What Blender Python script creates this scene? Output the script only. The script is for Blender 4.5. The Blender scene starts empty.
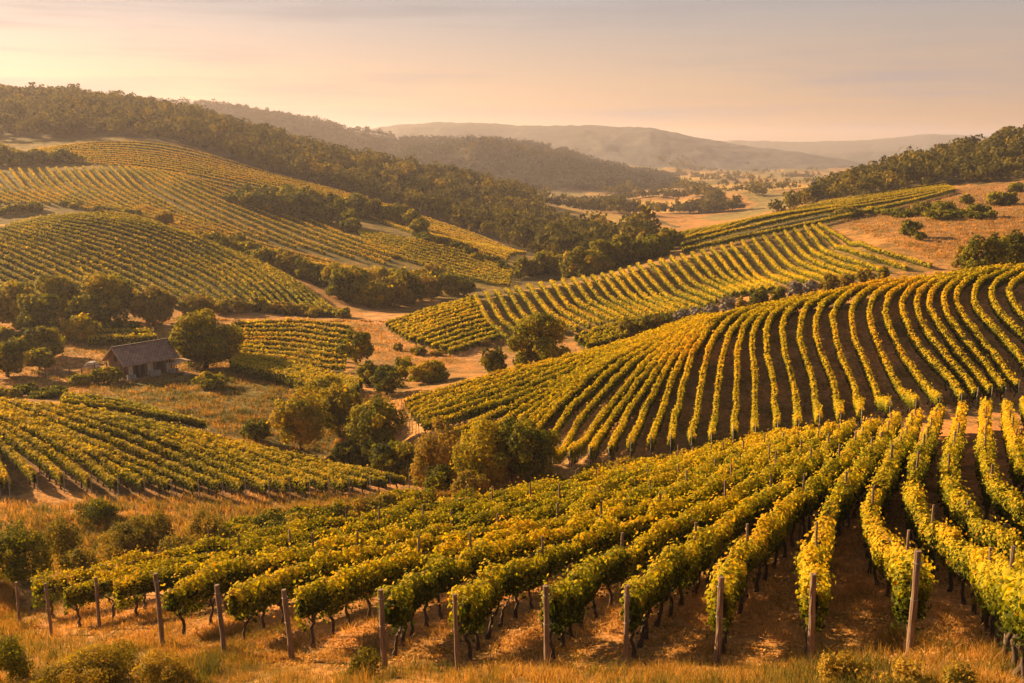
import bpy, math, random
import numpy as np
from mathutils import Vector

scene = bpy.context.scene
R = math.radians
# ---------------------------------------------------------------- camera
W, H, FP = 1024.0, 683.0, 995.0
TH = math.atan((341.5 - 150.0) / FP)          # pitch that puts the horizon at its height in the photo
cam_d = bpy.data.cameras.new("camera"); cam = bpy.data.objects.new("camera", cam_d)
scene.collection.objects.link(cam); scene.camera = cam
cam_d.sensor_width = 36.0; cam_d.lens = FP / W * 36.0
cam_d.clip_start = 0.1; cam_d.clip_end = 30000
cam.location = (0, 0, 0); cam.rotation_euler = (math.pi / 2 - TH, 0, 0)

# ---------------------------------------------------------------- light
SUN_EL, SUN_AZ = R(21), R(-56)                # azimuth measured from the view direction, left is negative
sun_d = bpy.data.lights.new("sun", 'SUN'); sun = bpy.data.objects.new("sun", sun_d)
scene.collection.objects.link(sun)
sun_d.energy = 5.0; sun_d.angle = R(0.6); sun_d.color = (1.0, 0.66, 0.33)
sdir = Vector((math.sin(SUN_AZ) * math.cos(SUN_EL), math.cos(SUN_AZ) * math.cos(SUN_EL), math.sin(SUN_EL)))
sun.rotation_euler = (-sdir).to_track_quat('-Z', 'Y').to_euler()
sun.location = (-200, 100, 120)

world = bpy.data.worlds.new("World"); scene.world = world; world.use_nodes = True
wt = world.node_tree; wn = wt.nodes; wl = wt.links; wn.clear()
out = wn.new('ShaderNodeOutputWorld'); bg = wn.new('ShaderNodeBackground')
sky = wn.new('ShaderNodeTexSky'); sky.sky_type = 'NISHITA'; sky.sun_disc = False
sky.sun_elevation = SUN_EL; sky.sun_rotation = SUN_AZ
sky.air_density = 1.0; sky.dust_density = 2.0; sky.ozone_density = 0.6; sky.altitude = 100
tint = wn.new('ShaderNodeMix'); tint.data_type = 'RGBA'; tint.blend_type = 'MULTIPLY'
tint.inputs['Factor'].default_value = 1.0; tint.inputs['B'].default_value = (0.95, 0.70, 0.56, 1)
tc = wn.new('ShaderNodeTexCoord'); mp = wn.new('ShaderNodeMapping'); mp.inputs['Scale'].default_value = (1.6, 1.6, 26.0)
mp.inputs['Rotation'].default_value = (0.03, -0.035, 0)
cn = wn.new('ShaderNodeTexNoise'); cn.inputs['Scale'].default_value = 1.7; cn.inputs['Detail'].default_value = 7; cn.inputs['Roughness'].default_value = 0.55
cr = wn.new('ShaderNodeValToRGB'); cr.color_ramp.elements[0].position = 0.44; cr.color_ramp.elements[1].position = 0.66
cmix = wn.new('ShaderNodeMix'); cmix.data_type = 'RGBA'; cmix.inputs['B'].default_value = (2.05, 1.85, 1.9, 1)
cm = wn.new('ShaderNodeMath'); cm.operation = 'MULTIPLY'; cm.inputs[1].default_value = 0.75
hsv = wn.new('ShaderNodeHueSaturation'); hsv.inputs['Saturation'].default_value = 0.7
gam = wn.new('ShaderNodeGamma'); gam.inputs[1].default_value = 0.45
sep = wn.new('ShaderNodeSeparateXYZ'); zr = wn.new('ShaderNodeValToRGB')
while len(zr.color_ramp.elements) < 4: zr.color_ramp.elements.new(0.5)
for e_, (p_, c_) in zip(zr.color_ramp.elements, [(0.0, (.98, .59, .38)), (.06, (.95, .64, .46)), (.15, (.62, .59, .60)), (1.0, (.50, .54, .66))]): e_.position = p_; e_.color = (*c_, 1)
wl.new(tc.outputs['Generated'], sep.inputs[0]); wl.new(sep.outputs['Z'], zr.inputs[0])
vm = wn.new('ShaderNodeVectorMath'); vm.operation = 'SCALE'; vm.inputs['Scale'].default_value = 1.98
wl.new(sky.outputs[0], hsv.inputs['Color']); wl.new(hsv.outputs[0], gam.inputs[0]); wl.new(gam.outputs[0], vm.inputs[0]); wl.new(vm.outputs[0], tint.inputs['A']); wl.new(zr.outputs[0], tint.inputs['B'])
wl.new(tc.outputs['Generated'], mp.inputs[0]); wl.new(mp.outputs[0], cn.inputs['Vector'])
wl.new(cn.outputs[0], cr.inputs[0]); wl.new(cr.outputs[0], cm.inputs[0]); wl.new(cm.outputs[0], cmix.inputs['Factor'])
wl.new(tint.outputs['Result'], cmix.inputs['A']); wl.new(cmix.outputs['Result'], bg.inputs[0])
bg.inputs[1].default_value = 0.050
wl.new(bg.outputs[0], out.inputs[0])

vs = scene.view_settings
scene.display_settings.display_device = 'sRGB'
vs.view_transform = 'Standard'; vs.look = 'None'; vs.gamma = 1.0; vs.use_curve_mapping = False
vs.exposure = 1.85
cy = scene.cycles
cy.max_bounces = 6; cy.diffuse_bounces = 2; cy.transmission_bounces = 2; cy.transparent_max_bounces = 4
cy.volume_bounces = 0; cy.sample_clamp_indirect = 4.0
cy.use_denoising = True

rng = np.random.default_rng(7); random.seed(7)

# ---------------------------------------------------------------- noise
def hash2(ix, iy, seed=0):
    n = (ix.astype(np.int64) * 374761393 + iy.astype(np.int64) * 668265263 + seed * 1442695041) & 0xffffffff
    n = ((n ^ (n >> 13)) * 1274126177) & 0xffffffff
    return ((n ^ (n >> 16)) & 0xffff) / 65535.0
def vnoise(x, y, seed=0):
    ix = np.floor(x); iy = np.floor(y); fx = x - ix; fy = y - iy
    fx = fx * fx * (3 - 2 * fx); fy = fy * fy * (3 - 2 * fy)
    a = hash2(ix, iy, seed); b = hash2(ix + 1, iy, seed); c = hash2(ix, iy + 1, seed); d = hash2(ix + 1, iy + 1, seed)
    return (a * (1 - fx) + b * fx) * (1 - fy) + (c * (1 - fx) + d * fx) * fy
def fbm(x, y, seed=0, oct=4):
    s = 0; am = 1.0; t = 0
    for k in range(oct):
        s = s + am * vnoise(x * 2 ** k + 17.3 * k, y * 2 ** k - 9.1 * k, seed + k); t += am; am *= 0.5
    return s / t - 0.5

# ---------------------------------------------------------------- the lie of the land
def ray(px, py):
    px = np.asarray(px, float); py = np.asarray(py, float)
    u = (px - 512) / FP; v = (341.5 - py) / FP
    dy = math.cos(TH) + v * math.sin(TH); dz = -math.sin(TH) + v * math.cos(TH)
    return u / dy, dz / dy                    # sideways and upward slope per metre forward
CP = []                                       # surveyed points of the land: (sideways slope, log distance, height slope)
def V(px, py, Y):                             # a point seen at that bearing and height, Y metres ahead
    a, t = ray(px, py); CP.append((float(a), math.log(Y), float(t)))
def Hd(px, Z, Y):                             # ground in a hollow: bearing, height, distance
    a = (px - 512) / FP / 1.0; CP.append((a, math.log(Y), Z / Y))
# near slope
for px, py, Y in [(-80,683,29),(53,683,25.5),(225,683,23),(385,683,19.5),(547,683,18),(717,683,16),(909,683,13.8),(1100,683,15.5),
                  (-60,640,37),(53,637,32.4),(163,647,27.5),(225,655,25.5),(292,660,24),(385,668,22),(458,670,21),(547,667,20.4),(626,664,20.2),(717,663,19.8),(811,662,19.2),(909,655,16.9),(1020,640,21.5),(1120,640,24),
                  (-40,588,40),(30,587,41),(100,574,43),(240,549,48),(340,529,53),(440,509,57),(520,499,60),(600,484,63),(740,450,67),(850,421,74),(930,413,77),(1020,408,80),(1120,402,82),
                  (400,600,31),(550,560,36),(700,520,40),(850,500,36),(960,480,42),(1050,480,42),(250,600,34),(880,460,50),(650,500,50)]:
    V(px, py, Y)
# grassy gully beyond it
for px, py, Y in [(-60,560,52),(40,560,54),(140,545,56),(245,535,58),(330,520,60),(430,500,63),(100,518,61),(0,530,60),(-60,530,62),(540,490,67)]:
    V(px, py, Y)
# left field
for px, py, Y in [(-70,507,66),(7,506,67),(60,503,68),(116,501,69),(195,501,70),(266,500,71),(346,497,73),(404,488,77),
                  (-60,446,78),(30,450,79),(115,455,79),(200,462,80),(300,476,79),
                  (-60,400,98),(0,404,97),(100,416,93),(200,440,90),(300,463,87),(404,484,82)]:
    V(px, py, Y)
# house meadow and valley floor
for px, Z, Y in [(-60,-27.6,112),(0,-27.3,110),(60,-27.2,108),(300,-29.5,98),(376,-29.6,92),(440,-28.0,80),(500,-26.5,72)]:
    Hd(px, Z, Y)
for px, py, Y in [(220,405,108),(150,376,123),(90,376,124),(0,374,126),(260,385,118),(60,350,142),(150,346,146),(240,355,140),(345,371,128),(400,398,108),
                  (420,352,145),(300,327,164),(360,325,166),(100,337,154),(10,337,152),(-70,337,150),(350,400,110)]:
    V(px, py, Y)
# big right slope
for px, py, Y in [(510,470,71),(567,468,70),(640,456,71),(712,446,73),(778,434,75),(860,420,78),(965,406,81),(1090,396,83),
                  (407,440,91),(470,420,91),(560,420,85),(640,400,84),(720,380,87),(835,348,92),(920,338,94),(1000,330,95),(1090,325,95),
                  (390,412,101),(470,386,103),(600,358,107),(700,326,111),(800,303,113),(900,286,115),(1010,272,117),(1090,266,118)]:
    V(px, py, Y)
for px, Z, Y in [(480,-28.2,125),(560,-28.3,128),(640,-27.2,135),(720,-26.0,138),(800,-24.5,142),(900,-22.0,145),(1024,-20.5,150),(1100,-20,150)]:
    Hd(px, Z, Y)
# middle hill
for px, py, Y in [(385,331,163),(450,350,148),(507,339,156),(565,331,160),(614,322,162),(700,310,165),(779,290,170),(846,281,175),(932,268,190),
                  (430,312,178),(477,301,183),(519,292,190),(565,284,200),(640,268,222),(683,259,235),(733,249,250),(776,239,262),(822,228,275),
                  (487,320,168),(577,304,180),(666,297,190),(756,277,205),(826,255,225),(860,243,240),
                  (786,217,320),(849,208,345),(940,190,390),(733,228,300),(676,244,280),(880,243,220),(960,240,220),(1024,250,205),(1090,250,200),
                  (900,222,255),(960,215,275),(1024,208,290),(1090,200,290),(1024,185,360),(930,192,372)]:
    V(px, py, Y)
for px, Z, Y in [(600,-30,245),(660,-31,290),(560,-31.5,232),(500,-31.5,215)]:
    Hd(px, Z, Y)
# wooded hill on the right
for px, py, Y in [(1024,145,500),(1090,132,500),(940,161,520),(860,183,500),(790,210,455),(720,230,400),(1024,165,420),(900,185,420)]:
    V(px, py, Y)
for px, Z, Y in [(1024,-5,700),(940,-15,700),(860,-28,650),(780,-36,600),(700,-37,520)]:
    Hd(px, Z, Y)
# bulging vineyard on the left
for px, py, Y in [(-60,312,172),(20,308,176),(130,302,180),(230,309,180),(340,315,184),
                  (-70,228,236),(0,226,238),(60,217,242),(130,216,243),(200,238,236),(280,271,218),
                  (60,262,205),(150,262,208),(220,280,200)]:
    V(px, py, Y)
for px, Z, Y in [(0,-20.5,268),(100,-19.8,272),(200,-24,266),(300,-28.5,245),(380,-31,215),(440,-31.5,195)]:
    Hd(px, Z, Y)
# vineyards behind it
for px, py, Y in [(-60,205,300),(0,206,300),(100,208,300),(200,225,292),(300,248,280),(370,270,262),(440,283,248),(510,286,245),
                  (-60,173,350),(30,172,352),(122,171,355),(190,178,352),(260,200,335),(340,225,310),(420,243,285),(500,262,272),
                  (40,146,430),(100,141,440),(170,145,440),(250,171,425),(330,191,410),(400,212,390),(480,238,355),(525,254,330),(-60,150,430)]:
    V(px, py, Y)
# wooded ridge
for px, py, Y in [(-80,103,600),(0,104,600),(70,103,605),(130,111,610),(190,122,615),(250,138,620),(350,167,600),(450,184,560),(530,213,510),(600,236,440),(0,122,500),(150,125,510),(300,162,500),(400,196,460),(500,232,410)]:
    V(px, py, Y)
for px, Z, Y in [(-80,20,900),(100,10,900),(250,-5,850),(350,-22,800),(450,-33,760),(530,-37,700)]:
    Hd(px, Z, Y)
# valley
for px, py, Y in [(600,250,330),(560,262,290),(640,240,390),(600,212,760),(680,205,800),(760,196,820),(640,190,1050)]:
    V(px, py, Y)
for Y, Z in [(1500,-43),(2600,-46),(4500,-49),(6600,-50)]:
    for px in (-80, 200, 500, 800, 1100): Hd(px, Z, Y)
CPa = np.array(CP)
def _k(r2): return 0.5 * r2 * np.log(r2 + 1e-12)
_P = CPa[:, :2]; _n = len(_P)
_A = np.zeros((_n + 3, _n + 3))
_A[:_n, :_n] = _k(((_P[:, None] - _P[None]) ** 2).sum(-1)) + np.eye(_n) * 2e-5
_A[:_n, _n] = 1; _A[:_n, _n + 1:] = _P; _A[_n, :_n] = 1; _A[_n + 1:, :_n] = _P.T
_w = np.linalg.solve(_A, np.concatenate([CPa[:, 2], np.zeros(3)]))
def tps(a, b):
    sh = a.shape; q = np.stack([a.ravel(), b.ravel()], 1); res = np.empty(len(q))
    for i in range(0, len(q), 20000):
        c = q[i:i + 20000]
        res[i:i + 20000] = _k(((c[:, None] - _P[None]) ** 2).sum(-1)) @ _w[:_n] + _w[_n] + c @ _w[_n + 1:]
    return res.reshape(sh)
A_MAX = 0.62
ga = np.concatenate([np.linspace(-1.1, -0.63, 40), np.linspace(-0.62, 0.62, 830), np.linspace(0.63, 1.1, 40)])
gb = np.linspace(math.log(3.0), math.log(6500), 690)
GA, GB = np.meshgrid(ga, gb, indexing='ij')
GY = np.exp(GB); GX = GA * GY
NEAR = 12.5
T = tps(np.clip(GA, -A_MAX, A_MAX), np.maximum(GB, math.log(NEAR)))
GZ = T * np.maximum(GY, NEAR)
# near the viewer: the hill top carries on, gently rounding
GZ = GZ + np.maximum(NEAR - GY, 0) * 0.14
def crest(pts):
    xs = [(p[0] - 512) / FP / 1.02 for p in pts]
    ts = [float(ray(p[0], p[1])[1]) for p in pts]
    return xs, ts
def ridge(pts, Y0, wf, wb, seed, rough):
    xs, ts = crest(pts); t = np.interp(GA, xs, ts)
    zc = t * Y0; d = (GY - Y0)
    s = np.where(d < 0, 1 + d / wf, 1 - d / wb); s = np.clip(s, 0, 1); s = s * s * (3 - 2 * s) * 0.6 + s * 0.4
    spur = fbm(GX / (wf * .22), GY / (wf * .5), seed, 5)
    fade = np.sin(np.clip(s, 0, 1) * math.pi)
    return -52 + (zc + 52) * (s + spur * fade * rough) - (s <= 0) * 30
r2 = ridge([(-200,114),(100,101),(185,103),(250,110),(330,127),(400,140),(440,142),(500,141),(560,152),(600,165),(660,177),(700,186),(760,215)], 1500, 520, 600, 3, .42)
r2b = ridge([(150,240),(300,185),(420,149),(470,145),(510,148),(560,159),(610,171),(670,183),(740,204)], 1250, 330, 300, 5, .4)
r3 = ridge([(-200,150),(250,135),(370,129),(400,124),(440,122),(520,125),(600,126),(650,128),(700,138),(740,145),(800,152),(860,162),(960,175)], 2700, 900, 700, 11, .35)
r4 = ridge([(450,170),(600,152),(690,146),(730,140),(800,142),(870,140),(930,134),(980,136),(1100,140)], 4300, 1000, 1200, 23, .3)
r5 = ridge([(640,190),(720,168),(800,156),(860,152),(930,150),(1000,146),(1100,142)], 3200, 500, 500, 29, .35)
for r_ in (r2, r2b, r3, r4, r5): GZ = np.maximum(GZ, r_)
GZ += fbm(GX / 3.1, GY / 3.1, 41, 3) * 0.28 * np.clip(GY / 30, .5, 1) + fbm(GX / 40, GY / 40, 77, 3) * np.clip((GY - 420) / 400, 0, 1) * 9
GT = GZ / GY
def _ix(g, v):
    i = np.clip(np.searchsorted(g, v) - 1, 0, len(g) - 2); return i, np.clip((v - g[i]) / (g[i + 1] - g[i]), 0, 1)
def ground(x, y):
    x = np.asarray(x, float); y = np.maximum(np.asarray(y, float), 3.01)
    i, f = _ix(ga, x / y); j, g = _ix(gb, np.log(y))
    return (GZ[i, j] * (1 - f) + GZ[i + 1, j] * f) * (1 - g) + (GZ[i, j + 1] * (1 - f) + GZ[i + 1, j + 1] * f) * g
def pick(px, py, y0=10, y1=6000, h=0.0):
    """where the line of sight through that point meets the land (h above it) between y0 and y1 metres ahead"""
    a, t = ray(px, py); a = np.atleast_1d(a); t = np.atleast_1d(t)
    i, f = _ix(ga, a)
    col = GT[i] * (1 - f)[:, None] + GT[i + 1] * f[:, None] + h / np.exp(gb)[None]
    ok = (gb >= math.log(y0)) & (gb <= math.log(y1)); idx = np.where(ok)[0]
    gap = col[:, idx] - t[:, None]
    hit = gap >= 0
    first = np.where(hit.any(1), hit.argmax(1), gap.argmax(1))
    p = np.maximum(first - 1, 0); n = np.arange(len(a))
    g0 = gap[n, p]; g1 = gap[n, first]
    fr = np.where(hit.any(1) & (first > 0), np.clip(-g0 / np.where(abs(g1 - g0) < 1e-9, 1, g1 - g0), 0, 1), 1)
    b = gb[idx][p] * (1 - fr) + gb[idx][first] * fr
    Y = np.exp(b); X = a * Y
    return np.stack([X, Y, ground(X, Y)], 1)
# ---------------------------------------------------------------- mesh helpers
def link(o, parent=None):
    scene.collection.objects.link(o)
    if parent is not None: o.parent = parent
    return o
def mesh(name, Vx, F, mat, attrs=None, smooth=False):
    """F: (m,4) quads or (m,3) triangles, or a python list of mixed faces"""
    me = bpy.data.meshes.new(name); Vx = np.asarray(Vx, float)
    if isinstance(F, list):
        me.from_pydata([tuple(v) for v in Vx], [], F)
    else:
        k = F.shape[1]
        me.vertices.add(len(Vx)); me.vertices.foreach_set('co', Vx.astype(np.float32).ravel())
        me.loops.add(F.size); me.loops.foreach_set('vertex_index', F.astype(np.int32).ravel())
        me.polygons.add(len(F)); me.polygons.foreach_set('loop_start', np.arange(len(F), dtype=np.int32) * k)
        me.update(calc_edges=True)
    for n_, ar in (attrs or {}).items():
        if ar.ndim == 2:
            at = me.attributes.new(n_, 'FLOAT_COLOR', 'POINT'); c = np.ones((len(Vx), 4), np.float32); c[:, :3] = ar; at.data.foreach_set('color', c.ravel())
        else:
            at = me.attributes.new(n_, 'FLOAT', 'POINT'); at.data.foreach_set('value', ar.astype(np.float32))
    if smooth: me.shade_smooth()
    me.materials.append(mat); return me
def obj(name, me, parent=None, loc=None):
    o = bpy.data.objects.new(name, me)
    if loc is not None: o.location = loc
    return link(o, parent)
def tag(o, label=None, cat=None, group=None, kind=None):
    if label: o['label'] = label
    if cat: o['category'] = cat
    if group: o['group'] = group
    if kind: o['kind'] = kind
    return o
def empty(name, loc, rz=0.0):
    o = bpy.data.objects.new(name, None); o.empty_display_size = 0.3; o.location = loc; o.rotation_euler = (0, 0, rz); return link(o)
def tube(path, rad, n=6, cap=True):
    path = np.asarray(path, float); rad = np.asarray(rad, float); m = len(path)
    t = np.gradient(path, axis=0); t /= np.linalg.norm(t, axis=1)[:, None] + 1e-9
    ref = np.where(np.abs(t[:, 2:3]) > .9, np.array([[1., 0, 0]]), np.array([[0, 0, 1.]]))
    u = np.cross(t, ref); u /= np.linalg.norm(u, axis=1)[:, None] + 1e-9; w = np.cross(t, u)
    an = np.linspace(0, 2 * math.pi, n, endpoint=False)
    P = path[:, None] + rad[:, None, None] * (np.cos(an)[None, :, None] * u[:, None] + np.sin(an)[None, :, None] * w[:, None])
    F = [(i * n + j, i * n + (j + 1) % n, (i + 1) * n + (j + 1) % n, (i + 1) * n + j) for i in range(m - 1) for j in range(n)]
    if cap: F += [tuple(range(n - 1, -1, -1)), tuple((m - 1) * n + j for j in range(n))]
    return P.reshape(-1, 3), F
class MB:
    def __init__(s): s.v = []; s.f = []
    def add(s, v, f):
        b = len(s.v); s.v += [tuple(x) for x in v]; s.f += [tuple(b + i for i in q) for q in f]; return s
    def box(s, c, d, rz=0.0, tilt=0.0):
        cx, cy_, cz = c; v = []
        for x in (-.5, .5):
            for y in (-.5, .5):
                for z in (-.5, .5):
                    X, Y, Z = x * d[0], y * d[1], z * d[2]
                    Y, Z = Y * math.cos(tilt) - Z * math.sin(tilt), Y * math.sin(tilt) + Z * math.cos(tilt)
                    X, Y = X * math.cos(rz) - Y * math.sin(rz), X * math.sin(rz) + Y * math.cos(rz)
                    v.append((cx + X, cy_ + Y, cz + Z))
        return s.add(v, [(0, 1, 3, 2), (4, 6, 7, 5), (0, 4, 5, 1), (2, 3, 7, 6), (0, 2, 6, 4), (1, 5, 7, 3)])
    def mesh(s, name, mat): return mesh(name, np.array(s.v), s.f, mat)

# ---------------------------------------------------------------- materials
def new_mat(name):
    m = bpy.data.materials.new(name); m.use_nodes = True; nt = m.node_tree; nt.nodes.clear(); return m, nt, nt.nodes, nt.links
def ramp(n, stops):
    r = n.new('ShaderNodeValToRGB'); e = r.color_ramp.elements
    while len(e) < len(stops): e.new(0.5)
    for k, (p, c) in enumerate(stops): e[k].position = p; e[k].color = (*c, 1)
    return r
def leaf_mat(name, stops, trans=0.45, rough=0.6, spec=0.25):
    m, nt, n, l = new_mat(name)
    at = n.new('ShaderNodeAttribute'); at.attribute_name = 'tint'; r = ramp(n, stops)
    l.new(at.outputs['Fac'], r.inputs[0])
    p = n.new('ShaderNodeBsdfPrincipled'); p.inputs['Roughness'].default_value = rough; p.inputs['Specular IOR Level'].default_value = spec
    tr = n.new('ShaderNodeBsdfTranslucent'); mx = n.new('ShaderNodeMixShader'); mx.inputs[0].default_value = trans
    hs = n.new('ShaderNodeHueSaturation'); hs.inputs['Value'].default_value = 1.25; hs.inputs['Saturation'].default_value = 1.08
    o = n.new('ShaderNodeOutputMaterial')
    l.new(r.outputs[0], p.inputs['Base Color']); l.new(r.outputs[0], hs.inputs['Color']); l.new(hs.outputs[0], tr.inputs[0])
    l.new(p.outputs[0], mx.inputs[1]); l.new(tr.outputs[0], mx.inputs[2]); l.new(mx.outputs[0], o.inputs[0]); return m
M = {}
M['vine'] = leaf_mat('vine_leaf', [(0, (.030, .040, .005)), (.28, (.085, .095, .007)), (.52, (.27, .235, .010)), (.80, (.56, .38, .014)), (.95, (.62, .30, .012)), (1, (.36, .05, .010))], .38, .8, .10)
M['tree'] = leaf_mat('tree_leaf', [(0, (.026, .030, .005)), (.35, (.066, .074, .008)), (.7, (.21, .185, .012)), (1, (.44, .28, .014))], .42, .85, .06)
M['wood_forest'] = leaf_mat('forest_leaf', [(0, (.034, .036, .008)), (.5, (.10, .085, .014)), (1, (.23, .155, .020))], .28, .9, .03)
M['dry_scrub'] = leaf_mat('scrub_leaf', [(0, (.045, .046, .008)), (.5, (.17, .135, .016)), (1, (.36, .22, .035))], .38, .85, .05)
M['grey_scrub'] = leaf_mat('grey_scrub_leaf', [(0, (.06, .055, .045)), (.5, (.13, .115, .09)), (1, (.22, .18, .13))], .2)
M['ridge_leaf'] = leaf_mat('ridge_leaf', [(0, (.040, .046, .038)), (.5, (.075, .078, .060)), (1, (.13, .11, .075))], .2, .9, .03)  # muted grey leaf, aerial haze put into the colour
M['grass'] = leaf_mat('dry_grass_blade', [(0, (.07, .075, .015)), (.3, (.20, .13, .025)), (.65, (.42, .20, .045)), (1, (.62, .36, .11))], .4, .8, .1)
def bark_mat(name, c1, c2, scale=9, zs=.25, rough=.9, bump=.4):
    m, nt, n, l = new_mat(name)
    tcx = n.new('ShaderNodeTexCoord'); mpn = n.new('ShaderNodeMapping'); mpn.inputs['Scale'].default_value = (1, 1, zs)
    no = n.new('ShaderNodeTexNoise'); no.inputs['Scale'].default_value = scale; no.inputs['Detail'].default_value = 6
    r = ramp(n, [(.32, c1), (.68, c2)]); p = n.new('ShaderNodeBsdfPrincipled'); p.inputs['Roughness'].default_value = rough
    b = n.new('ShaderNodeBump'); b.inputs['Strength'].default_value = bump; b.inputs['Distance'].default_value = .02
    o = n.new('ShaderNodeOutputMaterial')
    l.new(tcx.outputs['Object'], mpn.inputs[0]); l.new(mpn.outputs[0], no.inputs['Vector']); l.new(no.outputs[0], r.inputs[0]); l.new(r.outputs[0], p.inputs['Base Color'])
    l.new(no.outputs[0], b.inputs['Height']); l.new(b.outputs[0], p.inputs['Normal']); l.new(p.outputs[0], o.inputs[0]); return m
M['bark'] = bark_mat('bark', (.035, .024, .016), (.10, .070, .045))
M['vinewood'] = bark_mat('vine_wood', (.025, .016, .011), (.085, .05, .03), 25, .3)
M['post'] = bark_mat('weathered_post', (.075, .045, .028), (.24, .15, .09), 30, .08)
M['metal'] = bark_mat('dull_stake', (.12, .11, .10), (.34, .31, .28), 20, .3, .55, .1)
M['plank'] = bark_mat('barn_plank', (.08, .040, .022), (.22, .115, .065), 6, .12)
M['darkdoor'] = bark_mat('dark_door', (.018, .010, .007), (.05, .026, .016), 6, .12)
M['stone'] = bark_mat('rubble_stone', (.14, .125, .11), (.36, .32, .27), 5, 1)
M['plaster'] = bark_mat('old_plaster', (.48, .40, .31), (.70, .60, .48), 3, 1)
M['tarp'] = bark_mat('tarp', (.36, .22, .12), (.55, .38, .24), 3, 1, .6)
M['soil'] = bark_mat('bare_earth', (.15, .085, .045), (.34, .20, .11), 2, 1)
# roof shingles
m, nt, n, l = new_mat('shingle_roof')
tcx = n.new('ShaderNodeTexCoord'); br = n.new('ShaderNodeTexBrick'); br.inputs['Scale'].default_value = 1.0
br.inputs['Brick Width'].default_value = .45; br.inputs['Row Height'].default_value = .30; br.inputs['Mortar Size'].default_value = .025; br.inputs['Bias'].default_value = 0
br.inputs['Color1'].default_value = (.24, .14, .095, 1); br.inputs['Color2'].default_value = (.34, .21, .15, 1); br.inputs['Mortar'].default_value = (.04, .028, .022, 1)
no = n.new('ShaderNodeTexNoise'); no.inputs['Scale'].default_value = 1.3; no.inputs['Detail'].default_value = 5
mxc = n.new('ShaderNodeMix'); mxc.data_type = 'RGBA'; mxc.blend_type = 'MULTIPLY'; mxc.inputs['Factor'].default_value = .8
r = ramp(n, [(.3, (.55, .55, .55)), (.7, (1.15, 1.1, 1.05))]); p = n.new('ShaderNodeBsdfPrincipled'); p.inputs['Roughness'].default_value = .75
b = n.new('ShaderNodeBump'); b.inputs['Distance'].default_value = .03; b.inputs['Strength'].default_value = .8; o = n.new('ShaderNodeOutputMaterial')
l.new(tcx.outputs['UV'], br.inputs[0]); l.new(tcx.outputs['Object'], no.inputs['Vector']); l.new(no.outputs[0], r.inputs[0]); l.new(br.outputs[0], mxc.inputs['A']); l.new(r.outputs[0], mxc.inputs['B'])
l.new(mxc.outputs['Result'], p.inputs['Base Color']); l.new(br.outputs['Fac'], b.inputs['Height']); b.invert = True; l.new(b.outputs[0], p.inputs['Normal']); l.new(p.outputs[0], o.inputs[0])
M['roof'] = m
# the land: each kind of ground has its own earth and grass colours (attribute 'land'), plus painted meadow shade and ridge haze, broken up by procedural noise
m, nt, n, l = new_mat('land')
at = n.new('ShaderNodeAttribute'); at.attribute_name = 'land'
geo = n.new('ShaderNodeNewGeometry')
def nz(scale, detail=6, ro=.6):
    t = n.new('ShaderNodeTexNoise'); t.inputs['Scale'].default_value = scale; t.inputs['Detail'].default_value = detail; t.inputs['Roughness'].default_value = ro
    l.new(geo.outputs['Position'], t.inputs['Vector']); return t
n1 = nz(.28); n2 = nz(2.6, 8, .7); n3 = nz(.035, 5)
r1 = ramp(n, [(.32, (.42, .52, .36)), (.50, (1, 1, 1)), (.70, (1.5, 1.25, 1.0))]); r2_ = ramp(n, [(.28, (.38, .36, .32)), (.5, (1, 1, 1)), (.72, (1.75, 1.65, 1.5))]); r3_ = ramp(n, [(.3, (.72, .76, .65)), (.7, (1.2, 1.1, 1.05))])
def mul(a_, b_):
    x = n.new('ShaderNodeMix'); x.data_type = 'RGBA'; x.blend_type = 'MULTIPLY'; x.inputs['Factor'].default_value = 1
    l.new(a_, x.inputs['A']); l.new(b_, x.inputs['B']); return x.outputs['Result']
for t_, r_ in ((n1, r1), (n2, r2_), (n3, r3_)): l.new(t_.outputs[0], r_.inputs[0])
c_ = mul(mul(mul(at.outputs['Color'], r1.outputs[0]), r2_.outputs[0]), r3_.outputs[0])
p = n.new('ShaderNodeBsdfPrincipled'); p.inputs['Roughness'].default_value = .95; p.inputs['Specular IOR Level'].default_value = .1
l.new(c_, p.inputs['Base Color'])
b = n.new('ShaderNodeBump'); b.inputs['Distance'].default_value = .22; b.inputs['Strength'].default_value = .9; l.new(n2.outputs[0], b.inputs['Height']); l.new(b.outputs[0], p.inputs['Normal'])
o = n.new('ShaderNodeOutputMaterial'); l.new(p.outputs[0], o.inputs[0]); M['land'] = m

# ---------------------------------------------------------------- polygons on the land
def in_poly(x, y, poly):
    ins = np.zeros(np.shape(x), bool); poly = np.asarray(poly); j = len(poly) - 1
    for i in range(len(poly)):
        xi, yi = poly[i]; xj, yj = poly[j]
        if yi != yj:
            c = ((yi > y) != (yj > y)) & (x < (xj - xi) * (y - yi) / (yj - yi) + xi); ins ^= c
        j = i
    return ins
def bearing_poly(pts):                         # [(bearing column, metres ahead)] -> (sideways slope, log distance)
    return [((p_[0] - 512) / FP / 1.01, math.log(p_[1])) for p_ in pts]

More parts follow.
